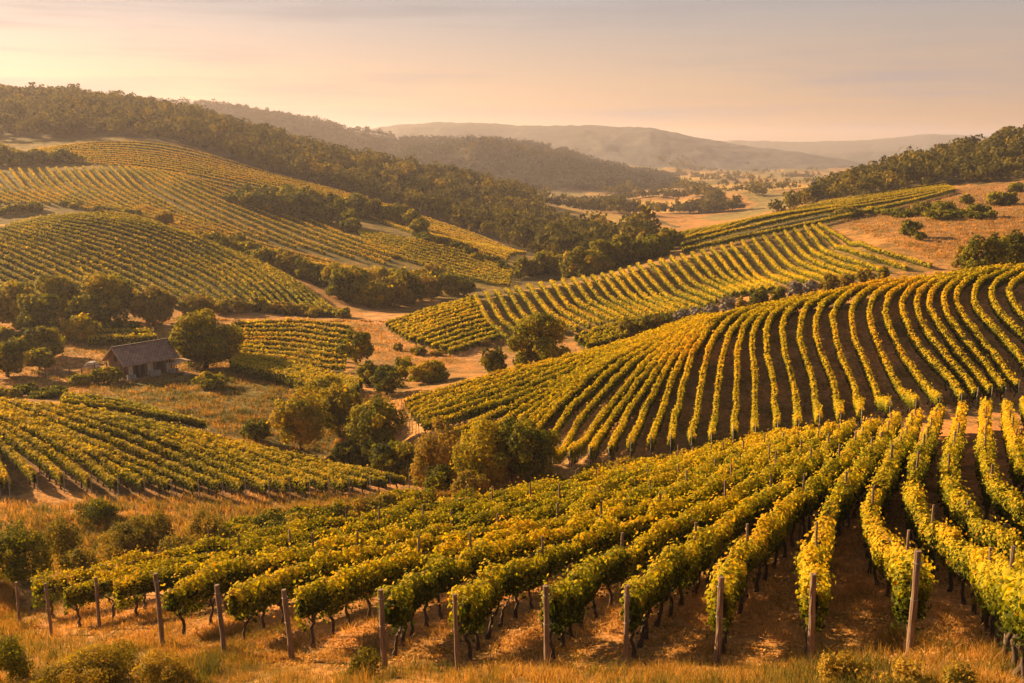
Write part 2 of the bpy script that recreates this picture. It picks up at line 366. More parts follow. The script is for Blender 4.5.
# ---------------------------------------------------------------- leaves
def leaf_quads(P, N, S, tint, fold=False, rg=rng):
    """one kite-shaped leaf of size S at each point P, facing roughly N"""
    n_ = len(P); rnd = rg.normal(size=(n_, 3)); N = N + rnd * 0.55; N /= np.linalg.norm(N, axis=1)[:, None] + 1e-9
    u = np.cross(N, rg.normal(size=(n_, 3))); u /= np.linalg.norm(u, axis=1)[:, None] + 1e-9; w = np.cross(N, u)
    S = np.asarray(S)[:, None]
    k = [P - u * S * .55, P + w * S * .42 - u * S * .05, P + u * S * .5 + N * S * .12, P - w * S * .42 - u * S * .05]
    if fold:                                    # near leaves: five corners, bent along the midrib
        b0 = P - u * S * .45; tip = P + u * S * .55 - N * S * .1; m_ = P + N * S * .08 + u * S * .05
        l1 = P + w * S * .5 - u * S * .12 - N * S * .1; l2 = P - w * S * .5 - u * S * .12 - N * S * .1
        l1b = P + w * S * .32 + u * S * .3; l2b = P - w * S * .32 + u * S * .3
        Vx = np.stack([b0, l1, l1b, tip, m_, l2, l2b], 1).reshape(-1, 3)
        b_ = (np.arange(n_) * 7)[:, None]
        F = np.concatenate([b_ + np.array([[0, 1, 2, 4]]), b_ + np.array([[4, 2, 3, 6]]), b_ + np.array([[0, 4, 6, 5]])])
        return Vx, F, np.repeat(tint, 7)
    Vx = np.stack(k, 1).reshape(-1, 3)
    return Vx, np.arange(n_ * 4).reshape(-1, 4), np.repeat(tint, 4)

# ---------------------------------------------------------------- vine rows
def resample(P, k):
    d = np.r_[0, np.cumsum(np.linalg.norm(np.diff(P, axis=0), axis=1))]; s = np.linspace(0, d[-1], k)
    return np.stack([np.interp(s, d, P[:, i]) for i in range(P.shape[1])], 1)
def guide(pts, y0, y1, h, mono=0):
    pts = np.array(pts, float); d = np.r_[0, np.cumsum(np.hypot(*np.diff(pts, axis=0).T))]
    # a smooth curve through the surveyed points
    s = np.linspace(0, d[-1], 25); q = np.stack([np.interp(s, d, pts[:, 0]), np.interp(s, d, pts[:, 1])], 1)
    for _ in range(3): q[1:-1] = (q[:-2] + 2 * q[1:-1] + q[2:]) / 4
    P = pick(q[:, 0], q[:, 1], y0, y1, h)[:, :2]
    for _ in range(4): P[1:-1] = (P[:-2] + 2 * P[1:-1] + P[2:]) / 4
    return resample(P, 48)
FIELDS = {}
def make_rows(key, guides, y0, y1, h=1.6):
    G = [guide(g[0], y0, y1, h) for g in guides]; rows = []
    for i in range(len(G) - 1):
        k = guides[i][1]
        for j in range(k): rows.append(G[i] * (1 - j / k) + G[i + 1] * (j / k))
    rows.append(G[-1])
    ext = {'mid': 5.0, 'band': 7.0}.get(key)
    if ext: rows = [resample(np.concatenate([[r_[0] + (r_[0] - r_[4]) / np.linalg.norm(r_[0] - r_[4]) * ext], r_]), 52) for r_ in rows]
    def trim(r_, a_, b_):
        d_ = np.r_[0, np.cumsum(np.linalg.norm(np.diff(r_, axis=0), axis=1))]; s_ = np.linspace(a_, d_[-1] - b_, 50)
        return np.stack([np.interp(s_, d_, r_[:, 0]), np.interp(s_, d_, r_[:, 1])], 1)
    if key == 'near': rows = [trim(r_, 2.2, 0) for r_ in rows]
    if key == 'slope': rows = [trim(r_, 0, 1.6) for r_ in rows]
    poly = [tuple(p_) for p_ in rows[0]] + [tuple(r_[-1]) for r_ in rows] + [tuple(p_) for p_ in rows[-1][::-1]] + [tuple(r_[0]) for r_ in rows[::-1]]
    FIELDS[key] = (rows, poly); return rows
def lod(d): return np.clip(d * 0.0022, 0.092, 0.38)
def vine_mesh(path, seed, mat, top=1.9, bot=.62, hw=.36, gold=0.0, cover=1.0, core=True, tipdrop=None):
    """foliage of one row along path (k,2); returns mesh data relative to the row's first point"""
    rg = np.random.default_rng(seed)
    P = resample(path, 80); seg = np.linalg.norm(np.diff(P, axis=0), axis=1); L = seg.sum()
    d = np.hypot(P[:, 0], P[:, 1]); s = lod(d); dens = cover * 3.1 / (s * s * .42)       # leaves per metre
    n_ = int((dens[:-1] * seg).sum()); cum = np.r_[0, np.cumsum(dens[:-1] * seg)]; cum /= cum[-1]
    t = np.interp(rg.random(n_), cum, np.linspace(0, 1, 80))
    # each vine is a clump along the row; clumps differ in height, girth and colour
    dist = t * L; vs_ = 1.05; cell = np.floor(dist / vs_); f = dist / vs_ - cell
    hv = hash2(cell, cell * 0 + seed, 5); h2 = hash2(cell, cell * 0 + seed, 9); h3 = hash2(cell, cell * 0 + seed, 13)
    farness = float(np.clip((d.min() - 50) / 15, 0, 1)); clump = np.sqrt(np.clip(np.sin(f * math.pi), 0, 1)) * .5 + .5; clump = clump + (1 - clump) * farness * .8
    hv = .5 + (hv - .5) * (1 - .6 * farness); h2 = .5 + (h2 - .5) * (1 - .6 * farness); h3 = .5 + (h3 - .5) * (1 - .5 * farness)
    keep = np.ones(n_, bool)
    ang = rg.random(n_) * 2 * math.pi; rr = np.sqrt(rg.random(n_)) ** .5
    tp = top + (hv - .5) * .42 + (vnoise(dist * 2.3, dist * 0 + seed) - .5) * .22; bt = bot + (hash2(cell, cell * 0 + seed, 21) - .4) * .42 * (1 - .6 * farness)
    ch = (tp + bt) / 2; hh = (tp - bt) / 2 * (.80 + .2 * clump)
    ca, sa = np.cos(ang), np.sin(ang)
    ca = np.sign(ca) * np.abs(ca) ** .55; sa = np.sign(sa) * np.abs(sa) ** .75
    girth = hw * (.45 + .55 * clump) * (.75 + .6 * h2)
    off = ca * girth * rr * np.where(sa > 0, 1.0, 1.0 + .15 * sa); hgt = ch + sa * hh * rr
    stray = rg.random(n_) < .08 * (1 - .6 * farness)
    hgt = np.where(stray, hgt + rg.random(n_) ** 1.5 * .38 * np.sign(sa + .3), hgt); off = np.where(stray, off * 1.35, off)
    x = np.interp(t, np.linspace(0, 1, 80), P[:, 0]); y = np.interp(t, np.linspace(0, 1, 80), P[:, 1])
    tg = np.gradient(P, axis=0); tg /= np.linalg.norm(tg, axis=1)[:, None]
    tx = np.interp(t, np.linspace(0, 1, 80), tg[:, 0]); ty = np.interp(t, np.linspace(0, 1, 80), tg[:, 1])
    wob = (vnoise(dist * .35, dist * 0 + seed * 3.1) - .5) * .22
    px_, py_ = x + (-ty) * (off + wob), y + tx * (off + wob)
    z = ground(px_, py_) + hgt
    N = np.stack([-ty * ca, tx * ca, sa + .25], 1)
    S = np.interp(t, np.linspace(0, 1, 80), s) * (.7 + .6 * rg.random(n_))
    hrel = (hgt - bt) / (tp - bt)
    tint = .30 + gold + np.where(np.hypot(x, y) < 50, .50, .62) * (hrel - .45) + .26 * (vnoise(x * .12, y * .12, 61) - .5) + .22 * (h3 - .5) + rg.normal(size=n_) * np.where(np.hypot(x, y) < 50, .12, .045)  # upper leaves yellow first; lit tops and shaded sides are painted in too
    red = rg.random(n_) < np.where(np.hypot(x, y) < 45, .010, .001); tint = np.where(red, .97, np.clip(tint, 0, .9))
    Pt = np.stack([px_, py_, z], 1)[keep]; o_ = np.array([P[0, 0], P[0, 1], float(ground(P[0, 0], P[0, 1]))])
    near = d.min() < 34
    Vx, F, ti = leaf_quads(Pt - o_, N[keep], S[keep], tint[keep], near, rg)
    if core:                                    # narrow ragged filler inside the row, inner shade put into its dark tint
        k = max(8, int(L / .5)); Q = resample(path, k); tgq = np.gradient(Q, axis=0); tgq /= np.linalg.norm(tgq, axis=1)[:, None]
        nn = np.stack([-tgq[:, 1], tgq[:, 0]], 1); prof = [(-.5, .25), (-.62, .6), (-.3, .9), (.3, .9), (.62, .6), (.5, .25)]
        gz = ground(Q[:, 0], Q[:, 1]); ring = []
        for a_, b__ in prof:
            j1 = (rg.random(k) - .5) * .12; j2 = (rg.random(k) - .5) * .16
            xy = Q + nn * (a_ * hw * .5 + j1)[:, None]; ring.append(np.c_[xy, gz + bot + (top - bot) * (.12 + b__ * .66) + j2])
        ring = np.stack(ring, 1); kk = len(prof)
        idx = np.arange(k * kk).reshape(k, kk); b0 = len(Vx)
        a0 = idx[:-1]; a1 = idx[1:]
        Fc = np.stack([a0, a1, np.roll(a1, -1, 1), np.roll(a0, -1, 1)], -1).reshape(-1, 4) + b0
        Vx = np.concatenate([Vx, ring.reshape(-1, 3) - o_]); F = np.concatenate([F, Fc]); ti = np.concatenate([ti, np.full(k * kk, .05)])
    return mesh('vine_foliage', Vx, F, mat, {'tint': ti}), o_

ONES = ['', 'first', 'second', 'third', 'fourth', 'fifth', 'sixth', 'seventh', 'eighth', 'ninth', 'tenth', 'eleventh', 'twelfth', 'thirteenth', 'fourteenth', 'fifteenth', 'sixteenth', 'seventeenth', 'eighteenth', 'nineteenth']
TENS = {2: ('twentieth', 'twenty'), 3: ('thirtieth', 'thirty'), 4: ('fortieth', 'forty')}
def ordinal(k):
    if k < 20: return ONES[k]
    a_, b__ = TENS[k // 10]; return a_ if k % 10 == 0 else b__ + '-' + ONES[k % 10]

# vine trunks: four gnarled shapes shared by all
TRUNKS = []
for k in range(4):
    rg = np.random.default_rng(50 + k); zz = np.linspace(-.05, .95, 8)
    pth = np.stack([np.cumsum(rg.normal(size=8) * .035), np.cumsum(rg.normal(size=8) * .035), zz], 1)
    rad = np.array([.075, .055, .045, .042, .04, .038, .045, .03]) * (1 + rg.random(8) * .35)
    v1, f1 = tube(pth, rad, 6); mb = MB().add(v1, f1)
    for s_ in (-1, 1):
        q = np.array([pth[-3], pth[-2] + [s_ * .15, 0, .02], pth[-1] + [s_ * .42, .03, .12]]); v2, f2 = tube(q, [.03, .024, .014], 5); mb.add(v2, f2)
    me = mb.mesh('vine_trunk', M['vinewood']); me.shade_smooth(); TRUNKS.append(me)
def build_field(key, label, group, mat='vine', trunks=0.0, rev=False, **kw):
    rows = FIELDS[key][0]; outl = []
    for i, r_ in enumerate(rows):
        me, o_ = vine_mesh(r_, hash(key) % 97 * 0 + sum(map(ord, key)) * 100 + i, M[mat], **kw)
        root = empty('vine_row', o_)
        k = i + 1 if not rev else len(rows) - i
        tag(root, label(k, len(rows)), 'vine row', group)
        obj('foliage', me, root); outl.append(root)
        if trunks > 0:
            L = np.linalg.norm(np.diff(r_, axis=0), axis=1).sum(); Q = resample(r_[::-1], max(3, int(L / 1.05)))
            nmax = min(100, int(trunks / 1.05), len(Q) - 1); rg = random.Random(i)
            zz = ground(Q[:, 0], Q[:, 1])
            for j in range(nmax):
                tg = Q[j + 1] - Q[j]; q = Q[j] + tg * (.5 + rg.uniform(-.12, .12))
                t_ = obj('trunk', TRUNKS[rg.randrange(4)], root, (q[0] - o_[0], q[1] - o_[1], float(ground(q[0], q[1])) - o_[2]))
                t_.rotation_euler = (rg.uniform(-.1, .1), rg.uniform(-.1, .1), math.atan2(tg[1], tg[0]) + rg.choice((0, math.pi))); s_ = rg.uniform(.85, 1.12); t_.scale = (s_, s_, s_ * .95)
    return outl

# guides are surveyed along the tops of rows, far end first, near end last
make_rows('near', [
    ([(800,427),(740,441),(660,460),(600,473),(520,488),(440,497),(340,517),(240,537),(180,548),(100,562),(20,584)], 5),
    ([(806,427),(760,449),(700,474),(640,496),(560,519),(500,534),(420,551),(376,565),(343,573),(292,591)], 3),
    ([(837,421),(824,433),(800,452),(761,478),(722,503),(673,523),(624,547),(590,562),(548,584)], 1),
    ([(853,419),(824,450),(794,476),(761,497),(716,526),(683,549),(627,585)], 1),
    ([(877,415),(861,441),(824,474),(790,503),(767,524),(745,548),(715,578)], 1),
    ([(898,410),(888,433),(853,474),(835,500),(816,540),(809,574)], 1),
    ([(918,408),(908,437),(884,470),(869,492),(868,512),(880,532),(905,552)], 1),
    ([(940,404),(931,433),(918,460),(906,482),(904,497),(920,514),(961,540),(1019,577),(1070,605)], 1),
    ([(963,402),(957,435),(947,468),(950,499),(975,522),(1030,548),(1090,575)], 1),
    ([(987,398),(985,429),(986,464),(996,490),(1030,512),(1090,535)], 1),
    ([(1006,402),(1014,439),(1026,468),(1060,492),(1110,512)], 1),
    ([(1024,396),(1036,430),(1060,455),(1110,475)], 1)], 12, 95, 1.7)
POSTPX = [(20,628),(52,637),(100,630),(163,647),(225,655),(292,660),(385,667),(458,670),(547,667),(626,666),(717,663),(811,663),(909,655)]
for i_, (px_, py_) in enumerate(POSTPX):
    r_ = FIELDS['near'][0][i_]; q_ = pick(px_, py_, 10, 60)[0][:2]; dirn = r_[-4] - q_; dirn /= np.linalg.norm(dirn); e_ = q_ + dirn * .55
    k_ = np.where(np.linalg.norm(r_ - q_, axis=1) > 5.5)[0].max(); seg_ = np.linspace(0, 1, 8)[1:, None]
    c_1 = r_[k_]; t_1 = r_[k_] - r_[k_ - 2]; t_1 /= np.linalg.norm(t_1) + 1e-9; c_2 = c_1 + t_1 * 2.0
    bez = (1 - seg_) ** 2 * c_1 + 2 * seg_ * (1 - seg_) * c_2 + seg_ ** 2 * e_
    FIELDS['near'][0][i_] = resample(np.concatenate([r_[:k_ + 1], bez]), 60)
make_rows('slope', [
    ([(700,313),(600,346),(500,369),(390,402)], 6),
    ([(715,312),(620,348),(548,382),(480,404),(407,427)], 6),
    ([(725,311),(670,331),(609,357),(560,400),(530,428),(505,455)], 3),
    ([(733,310),(690,326),(650,352),(618,393),(585,430),(567,455)], 5),
    ([(760,303),(726,310),(710,319),(692,348),(681,390),(670,437)], 2),
    ([(800,294),(770,301),(745,310),(733,319),(724,342),(718,390),(712,431)], 3),
    ([(840,288),(800,297),(777,303),(767,313),(763,338),(774,375),(778,420)], 4),
    ([(890,277),(860,283),(838,292),(832,305),(832,328),(838,348),(857,381),(863,408)], 4),
    ([(961,269),(933,274),(908,283),(897,296),(906,322),(928,354),(955,375),(965,392)], 4),
    ([(1012,262),(985,268),(958,279),(949,292),(980,334),(1011,370),(1024,386)], 3),
    ([(1060,259),(1035,265),(1008,277),(1002,292),(1024,312),(1070,350),(1090,380)], 0)][:-1] +
    [([(1060,259),(1035,265),(1008,277),(1002,292),(1024,312),(1070,350),(1090,380)], 1)], 66, 121, 1.7)
make_rows('leftnear', [
    ([(-90,412),(-40,440),(-22,470)], 3),
    ([(-70,398),(-20,425),(7,474)], 1),
    ([(-60,398),(0,436),(34,468)], 3),
    ([(-50,394),(0,409),(53,433),(88,454),(115,474)], 3),
    ([(-30,391),(0,398),(45,416),(88,436),(146,458),(195,478)], 3),
    ([(40,397),(100,413),(160,432),(215,455),(266,478)], 4),
    ([(120,409),(200,431),(270,452),(346,477)], 3),
    ([(200,428),(300,451),(404,473)], 1)], 62, 101, 1.7)
make_rows('mid', [
    ([(477,296),(487,316),(507,334)], 4), ([(519,286),(536,311),(565,327)], 4), ([(565,280),(577,299),(614,317)], 8),
    ([(640,264),(666,293),(700,305)], 4), ([(683,254),(703,276),(733,290)], 5), ([(733,244),(756,273),(779,284)], 4),
    ([(776,234),(799,260),(846,276)], 3), ([(806,226),(826,250),(882,266)], 2), ([(822,224),(852,240),(932,262)], 1)], 140, 300, 1.5)
make_rows('midleft', [([(386,321),(430,307),(472,295)], 7), ([(410,336),(445,323),(482,313)], 5), ([(450,348),(475,340),(500,333)], 1)], 140, 200, 1.2)
make_rows('strip', [([(682,251),(750,236),(806,225),(850,216),(905,203),(955,190)], 8), ([(676,236),(733,219),(786,208),(849,199),(945,183)], 1)], 205, 430, 1.0)
make_rows('hollow', [([(575,337),(640,319)], 3), ([(588,346),(650,328)], 1)], 128, 158, 1.2)
make_rows('bulge', [
    ([(-60,266),(-20,280),(10,292)], 5), ([(-60,232),(0,252),(60,280),(100,300)], 6), ([(0,226),(60,243),(130,272),(190,304)], 6),
    ([(30,217),(90,226),(160,247),(230,280),(260,306)], 6), ([(80,212),(150,220),(220,245),(290,285),(312,310)], 4), ([(130,213),(200,235),(280,268),(342,311)], 1)], 165, 245, 1.2)
make_rows('band', [
    ([(-60,172),(-40,190),(0,203)], 6), ([(12,171),(25,188),(60,203)], 6), ([(68,170),(82,186),(120,207),(165,221)], 6),
    ([(122,169),(142,190),(185,212),(240,233)], 5), ([(160,172),(195,190),(250,212),(330,243),(385,262)], 3), ([(190,177),(240,194),(300,215),(350,237),(400,252)], 1)], 262, 362, 1.0)
make_rows('gold', [([(80,206),(160,221),(240,246),(300,264),(350,281)], 4), ([(140,205),(190,218),(260,243),(330,261),(388,277)], 1)], 255, 345, 1.0)
make_rows('upper', [
    ([(35,149),(100,139),(150,141),(200,152),(300,180),(400,208),(480,235),(525,252)], 11),
    ([(60,160),(130,165),(200,178),(260,194),(330,203),(400,225),(460,247),(505,262)], 1)], 262, 445, 1.0)
make_rows('shoulder', [([(355,229),(420,240),(480,256),(513,268)], 8), ([(370,246),(420,262),(470,277),(510,285)], 1)], 240, 330, 1.0)
make_rows('valley', [([(232,322),(300,319),(350,325)], 8), ([(232,351),(290,357),(345,368)], 1)], 126, 172, 1.0)
make_rows('verge', [([(228,354),(290,364),(362,383)], 3), ([(232,364),(290,377),(350,396)], 1)], 105, 140, 1.3)
make_rows('back', [([(85,334),(155,334)], 1), ([(88,340),(157,339)], 1)], 135, 160, 1.0)
make_rows('lower', [([(64,392),(120,398),(205,422)], 2), ([(60,399),(120,408),(200,427)], 1)], 96, 118, 1.0)

# ---------------------------------------------------------------- the ground sheet
land = np.empty(GA.shape + (3,)); land[:] = (.32, .175, .058)                 # dry golden grass
AB = lambda pts: in_poly(GA, GB, bearing_poly(pts))
wob = fbm(GX / 9, GY / 9, 5, 4) * .016
def paint(mask, c): land[mask] = c
paint(GY > 900, (.33, .21, .08))
fl = fbm(GX / 120, GY / 260, 31, 2); far = (GY > 480)
paint(far & (fl > .06), (.40, .26, .07)); paint(far & (fl < -.12), (.20, .16, .06)); paint(far & (np.abs(fl) < .012), (.10, .09, .04))
P_forest = [(-140,470),(0,452),(40,448),(110,452),(190,446),(270,432),(340,415),(420,392),(500,350),(560,292),(620,290),(670,325),(640,375),(580,420),(535,540),(500,900),(300,1000),(-140,1000)]
P_rwood = [(725,332),(740,345),(800,350),(860,362),(940,402),(1024,372),(1120,372),(1120,760),(940,760),(870,640),(815,480),(745,400)]
for pl in (P_forest, P_rwood): paint(in_poly(GA + wob, GB, bearing_poly(pl)), (.085, .065, .030))
paint(AB([(440,190),(480,206),(560,222),(640,240),(690,262),(720,300),(700,345),(560,300),(500,300),(440,240)]), (.13, .095, .035)); paint(AB([(-140,250),(200,246),(330,222),(430,215),(520,250),(530,300),(340,420),(190,450),(-140,455)]), (.17, .125, .036))
paint(AB([(812,285),(850,262),(900,232),(960,205),(1120,190),(1120,390),(960,385),(860,330)]), (.21, .125, .050))
paint(AB([(60,100),(120,121),(180,123),(250,119),(330,112),(330,94),(230,96),(120,98)]), (.15, .125, .040))  # greener meadow by the barn, with its shade painted into the ground colour
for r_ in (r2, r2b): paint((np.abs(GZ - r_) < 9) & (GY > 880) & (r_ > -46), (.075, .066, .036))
for r_ in (r3, r4, r5): paint((np.abs(GZ - r_) < 9) & (GY > 2000) & (r_ > -40), (.085, .095, .105))  # bluish tone paints distance haze onto the far ridges
paint(in_poly(GA + wob * .5, GB, bearing_poly([(360,170),(400,150),(480,138),(520,140),(480,152),(440,160),(390,185),(360,190)])), (.42, .23, .10))   # bare pale track in the hollow
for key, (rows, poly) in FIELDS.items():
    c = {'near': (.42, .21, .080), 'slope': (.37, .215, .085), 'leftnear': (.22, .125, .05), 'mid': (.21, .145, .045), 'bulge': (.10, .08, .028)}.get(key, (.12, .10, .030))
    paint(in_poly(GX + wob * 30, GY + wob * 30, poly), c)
na, nb = GA.shape
Vx = np.stack([GX, GY, GZ], -1).reshape(-1, 3); idx = np.arange(na * nb).reshape(na, nb)
F = np.stack([idx[:-1, :-1], idx[1:, :-1], idx[1:, 1:], idx[:-1, 1:]], -1).reshape(-1, 4)
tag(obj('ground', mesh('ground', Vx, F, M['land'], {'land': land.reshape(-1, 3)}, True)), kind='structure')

# ---------------------------------------------------------------- haze over the valley
m, nt, n, l = new_mat('haze_air'); pv = n.new('ShaderNodeVolumePrincipled'); o = n.new('ShaderNodeOutputMaterial')
pv.inputs['Color'].default_value = (.84, .78, .86, 1); pv.inputs['Density'].default_value = .00014; pv.inputs['Anisotropy'].default_value = .4
l.new(pv.outputs[0], o.inputs['Volume'])
hb = MB().box((0, 3260, 30), (15000, 6600 + 40, 180)); tag(obj('haze', hb.mesh('haze', m)), kind='stuff')
# ---------------------------------------------------------------- vineyards
def lab_near(k, n_):
    return ordinal(k) + ' vine row from the left of the near field, golden leaves on dark trunks'
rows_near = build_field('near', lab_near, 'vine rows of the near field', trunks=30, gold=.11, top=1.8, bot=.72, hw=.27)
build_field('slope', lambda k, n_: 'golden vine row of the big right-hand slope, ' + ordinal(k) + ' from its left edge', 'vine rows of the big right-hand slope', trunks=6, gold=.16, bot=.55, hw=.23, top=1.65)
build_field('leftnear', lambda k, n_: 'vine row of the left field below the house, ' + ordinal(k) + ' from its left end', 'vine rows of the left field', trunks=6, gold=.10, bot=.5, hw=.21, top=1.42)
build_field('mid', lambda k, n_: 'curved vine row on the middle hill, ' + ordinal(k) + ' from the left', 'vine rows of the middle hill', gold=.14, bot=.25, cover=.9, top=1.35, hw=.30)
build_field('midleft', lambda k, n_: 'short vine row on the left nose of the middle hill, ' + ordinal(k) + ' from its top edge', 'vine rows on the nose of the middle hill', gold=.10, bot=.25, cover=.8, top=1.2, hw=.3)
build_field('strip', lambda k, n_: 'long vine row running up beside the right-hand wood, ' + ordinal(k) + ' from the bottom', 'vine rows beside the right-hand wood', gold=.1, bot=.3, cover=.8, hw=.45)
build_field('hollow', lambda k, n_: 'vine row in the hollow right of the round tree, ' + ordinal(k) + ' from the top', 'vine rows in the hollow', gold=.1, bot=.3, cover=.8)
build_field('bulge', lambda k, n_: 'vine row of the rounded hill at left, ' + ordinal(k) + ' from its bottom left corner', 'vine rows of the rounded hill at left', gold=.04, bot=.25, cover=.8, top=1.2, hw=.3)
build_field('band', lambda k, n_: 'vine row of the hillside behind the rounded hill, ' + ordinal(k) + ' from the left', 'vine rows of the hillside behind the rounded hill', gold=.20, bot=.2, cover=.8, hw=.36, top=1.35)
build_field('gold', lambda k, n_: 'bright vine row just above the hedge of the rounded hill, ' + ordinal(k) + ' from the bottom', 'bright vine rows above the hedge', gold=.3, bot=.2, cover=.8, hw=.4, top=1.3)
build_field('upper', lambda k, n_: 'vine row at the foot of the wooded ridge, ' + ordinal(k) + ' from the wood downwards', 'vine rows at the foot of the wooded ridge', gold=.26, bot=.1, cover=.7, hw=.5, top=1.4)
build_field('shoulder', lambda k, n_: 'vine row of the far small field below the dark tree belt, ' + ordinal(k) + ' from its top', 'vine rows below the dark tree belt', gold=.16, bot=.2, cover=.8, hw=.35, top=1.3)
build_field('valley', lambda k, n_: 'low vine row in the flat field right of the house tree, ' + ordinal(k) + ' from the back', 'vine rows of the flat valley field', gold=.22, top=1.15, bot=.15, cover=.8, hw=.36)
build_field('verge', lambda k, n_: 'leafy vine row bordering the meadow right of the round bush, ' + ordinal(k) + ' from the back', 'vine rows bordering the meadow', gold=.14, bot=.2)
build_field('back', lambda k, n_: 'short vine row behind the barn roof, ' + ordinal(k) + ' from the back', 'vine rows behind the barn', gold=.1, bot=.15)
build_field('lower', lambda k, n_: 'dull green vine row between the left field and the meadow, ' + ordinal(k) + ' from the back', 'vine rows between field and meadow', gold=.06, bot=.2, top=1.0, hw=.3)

for r_, root in zip(FIELDS['near'][0][:13], rows_near[:13]):
    Q = resample(r_[::-1], 60)[:14]; mb = MB(); o_ = np.array(root.location); z_ = ground(Q[:, 0], Q[:, 1])
    dirn = Q[0] - Q[1]; dirn /= np.linalg.norm(dirn); Q[0] = Q[0] + dirn * .5
    for hh_ in (.72, 1.2, 1.7):
        v_, f_3 = tube(np.c_[Q, z_ + hh_] - o_, np.full(14, .004), 3, False); obj('trellis_wire', MB().add(v_, f_3).mesh('trellis_wire', M['metal']), root)
# ---------------------------------------------------------------- posts and stakes
def post_mesh(r_, h, seed, mat, n_=10, name='post'):
    rg = np.random.default_rng(seed); k = 12; zz = np.linspace(-.25, h, k)
    pth = np.stack([np.cumsum(rg.normal(size=k) * .004), np.cumsum(rg.normal(size=k) * .004), zz], 1)
    v, f = tube(pth, r_ * (1 + rg.normal(size=k) * .04) * np.linspace(1.08, .93, k), n_)
    v = v + rg.normal(size=v.shape) * r_ * .05; me = mesh(name, v, f, mat); return me
WP = [post_mesh(.068, 1.92, 70 + k, M['post']) for k in range(4)]
ENDS = [(20,628,582),(52,637,583),(100,630,578),(163,647,573),(225,655,585),(292,660,590),(385,667,590),(458,670,594),(547,667,585),(626,666,586),(717,663,577),(811,663,573),(909,655,551)]
def wire_mesh(h, r_):
    mb = MB()
    for z in (h * .55, h * .9):
        an = np.linspace(0, 2 * math.pi, 13); v, f = tube(np.stack([np.cos(an) * (r_ + .006), np.sin(an) * (r_ + .006), np.full(13, z)], 1), np.full(13, .006), 4, False); mb.add(v, f)
    return mb.mesh('wire_tie', M['metal'])
WIRE = wire_mesh(1.9, .068)
for i, (px, pb, pt) in enumerate(ENDS):
    P0 = pick(px, pb, 10, 60)[0]; top = float(ray(px, pt)[1]) * P0[1]; h = top - P0[2]
    root = empty('wooden_post', P0); root.rotation_euler = (random.uniform(-.03, .03), {4: -.06, 5: -.07, 6: -.03, 9: 0.0}.get(i, random.uniform(-.02, .02)), random.uniform(0, 6))
    if i in (4, 5): root.rotation_euler[2] = 0
    thick = {0: .8, 1: .85, 2: .85, 7: .8, 9: .8}.get(i, 1.0)
    tag(root, 'weathered wooden end post at the front of the near field, ' + ordinal(i + 1) + ' post from the left', 'post', 'wooden end posts of the near field')
    a_ = obj('shaft', WP[i % 4], root); a_.scale = (thick, thick, h / 1.92); w_ = obj('wire_tie', WIRE, root); w_.scale = (thick, thick, h / 1.92)
STK = [post_mesh(.040, 2.15, 90 + k, M['post'], 7, 'stake') for k in range(3)]
MSK = [post_mesh(.026, 1.95, 95 + k, M['metal'], 6, 'stake') for k in range(3)]
def stake(me, x, y, label, group, sc=1.0, w=1.0):
    o_ = obj('vine_stake', me, None, (x, y, float(ground(x, y)))); o_.scale = (w, w, sc); o_.rotation_euler = (random.uniform(-.04, .04), random.uniform(-.04, .04), random.uniform(0, 6))
    return tag(o_, label, 'stake', group)
for ri, r_ in enumerate(FIELDS['near'][0]):
    L = np.linalg.norm(np.diff(r_, axis=0), axis=1).sum(); k = int(L / 5.2); Q = resample(r_[::-1], max(k, 2))
    for q in Q[1:-1]:
        if math.hypot(*q) < 62: stake(random.choice(STK), q[0], q[1], 'thin dark wooden stake standing inside a vine row of the near field', 'stakes inside the near vine rows', random.uniform(.98, 1.12))
    q = r_[-1] if ri > 16 else None
for key, lbl, grp in (('slope', 'pale metal stake at the foot of the right-hand slope, ', 'stakes along the bottom of the right-hand slope'), ('leftnear', 'grey stake at the front row end of the left field, ', 'stakes along the front of the left field')):
    for i, r_ in enumerate(FIELDS[key][0]):
        tg = r_[-1] - r_[-3]; tg /= np.linalg.norm(tg) + 1e-9; q = r_[-1] + tg * .45
        stake(random.choice(MSK), q[0], q[1], lbl + ordinal(i + 1) + ' from the left', grp, random.uniform(.75, .95), 1.35)

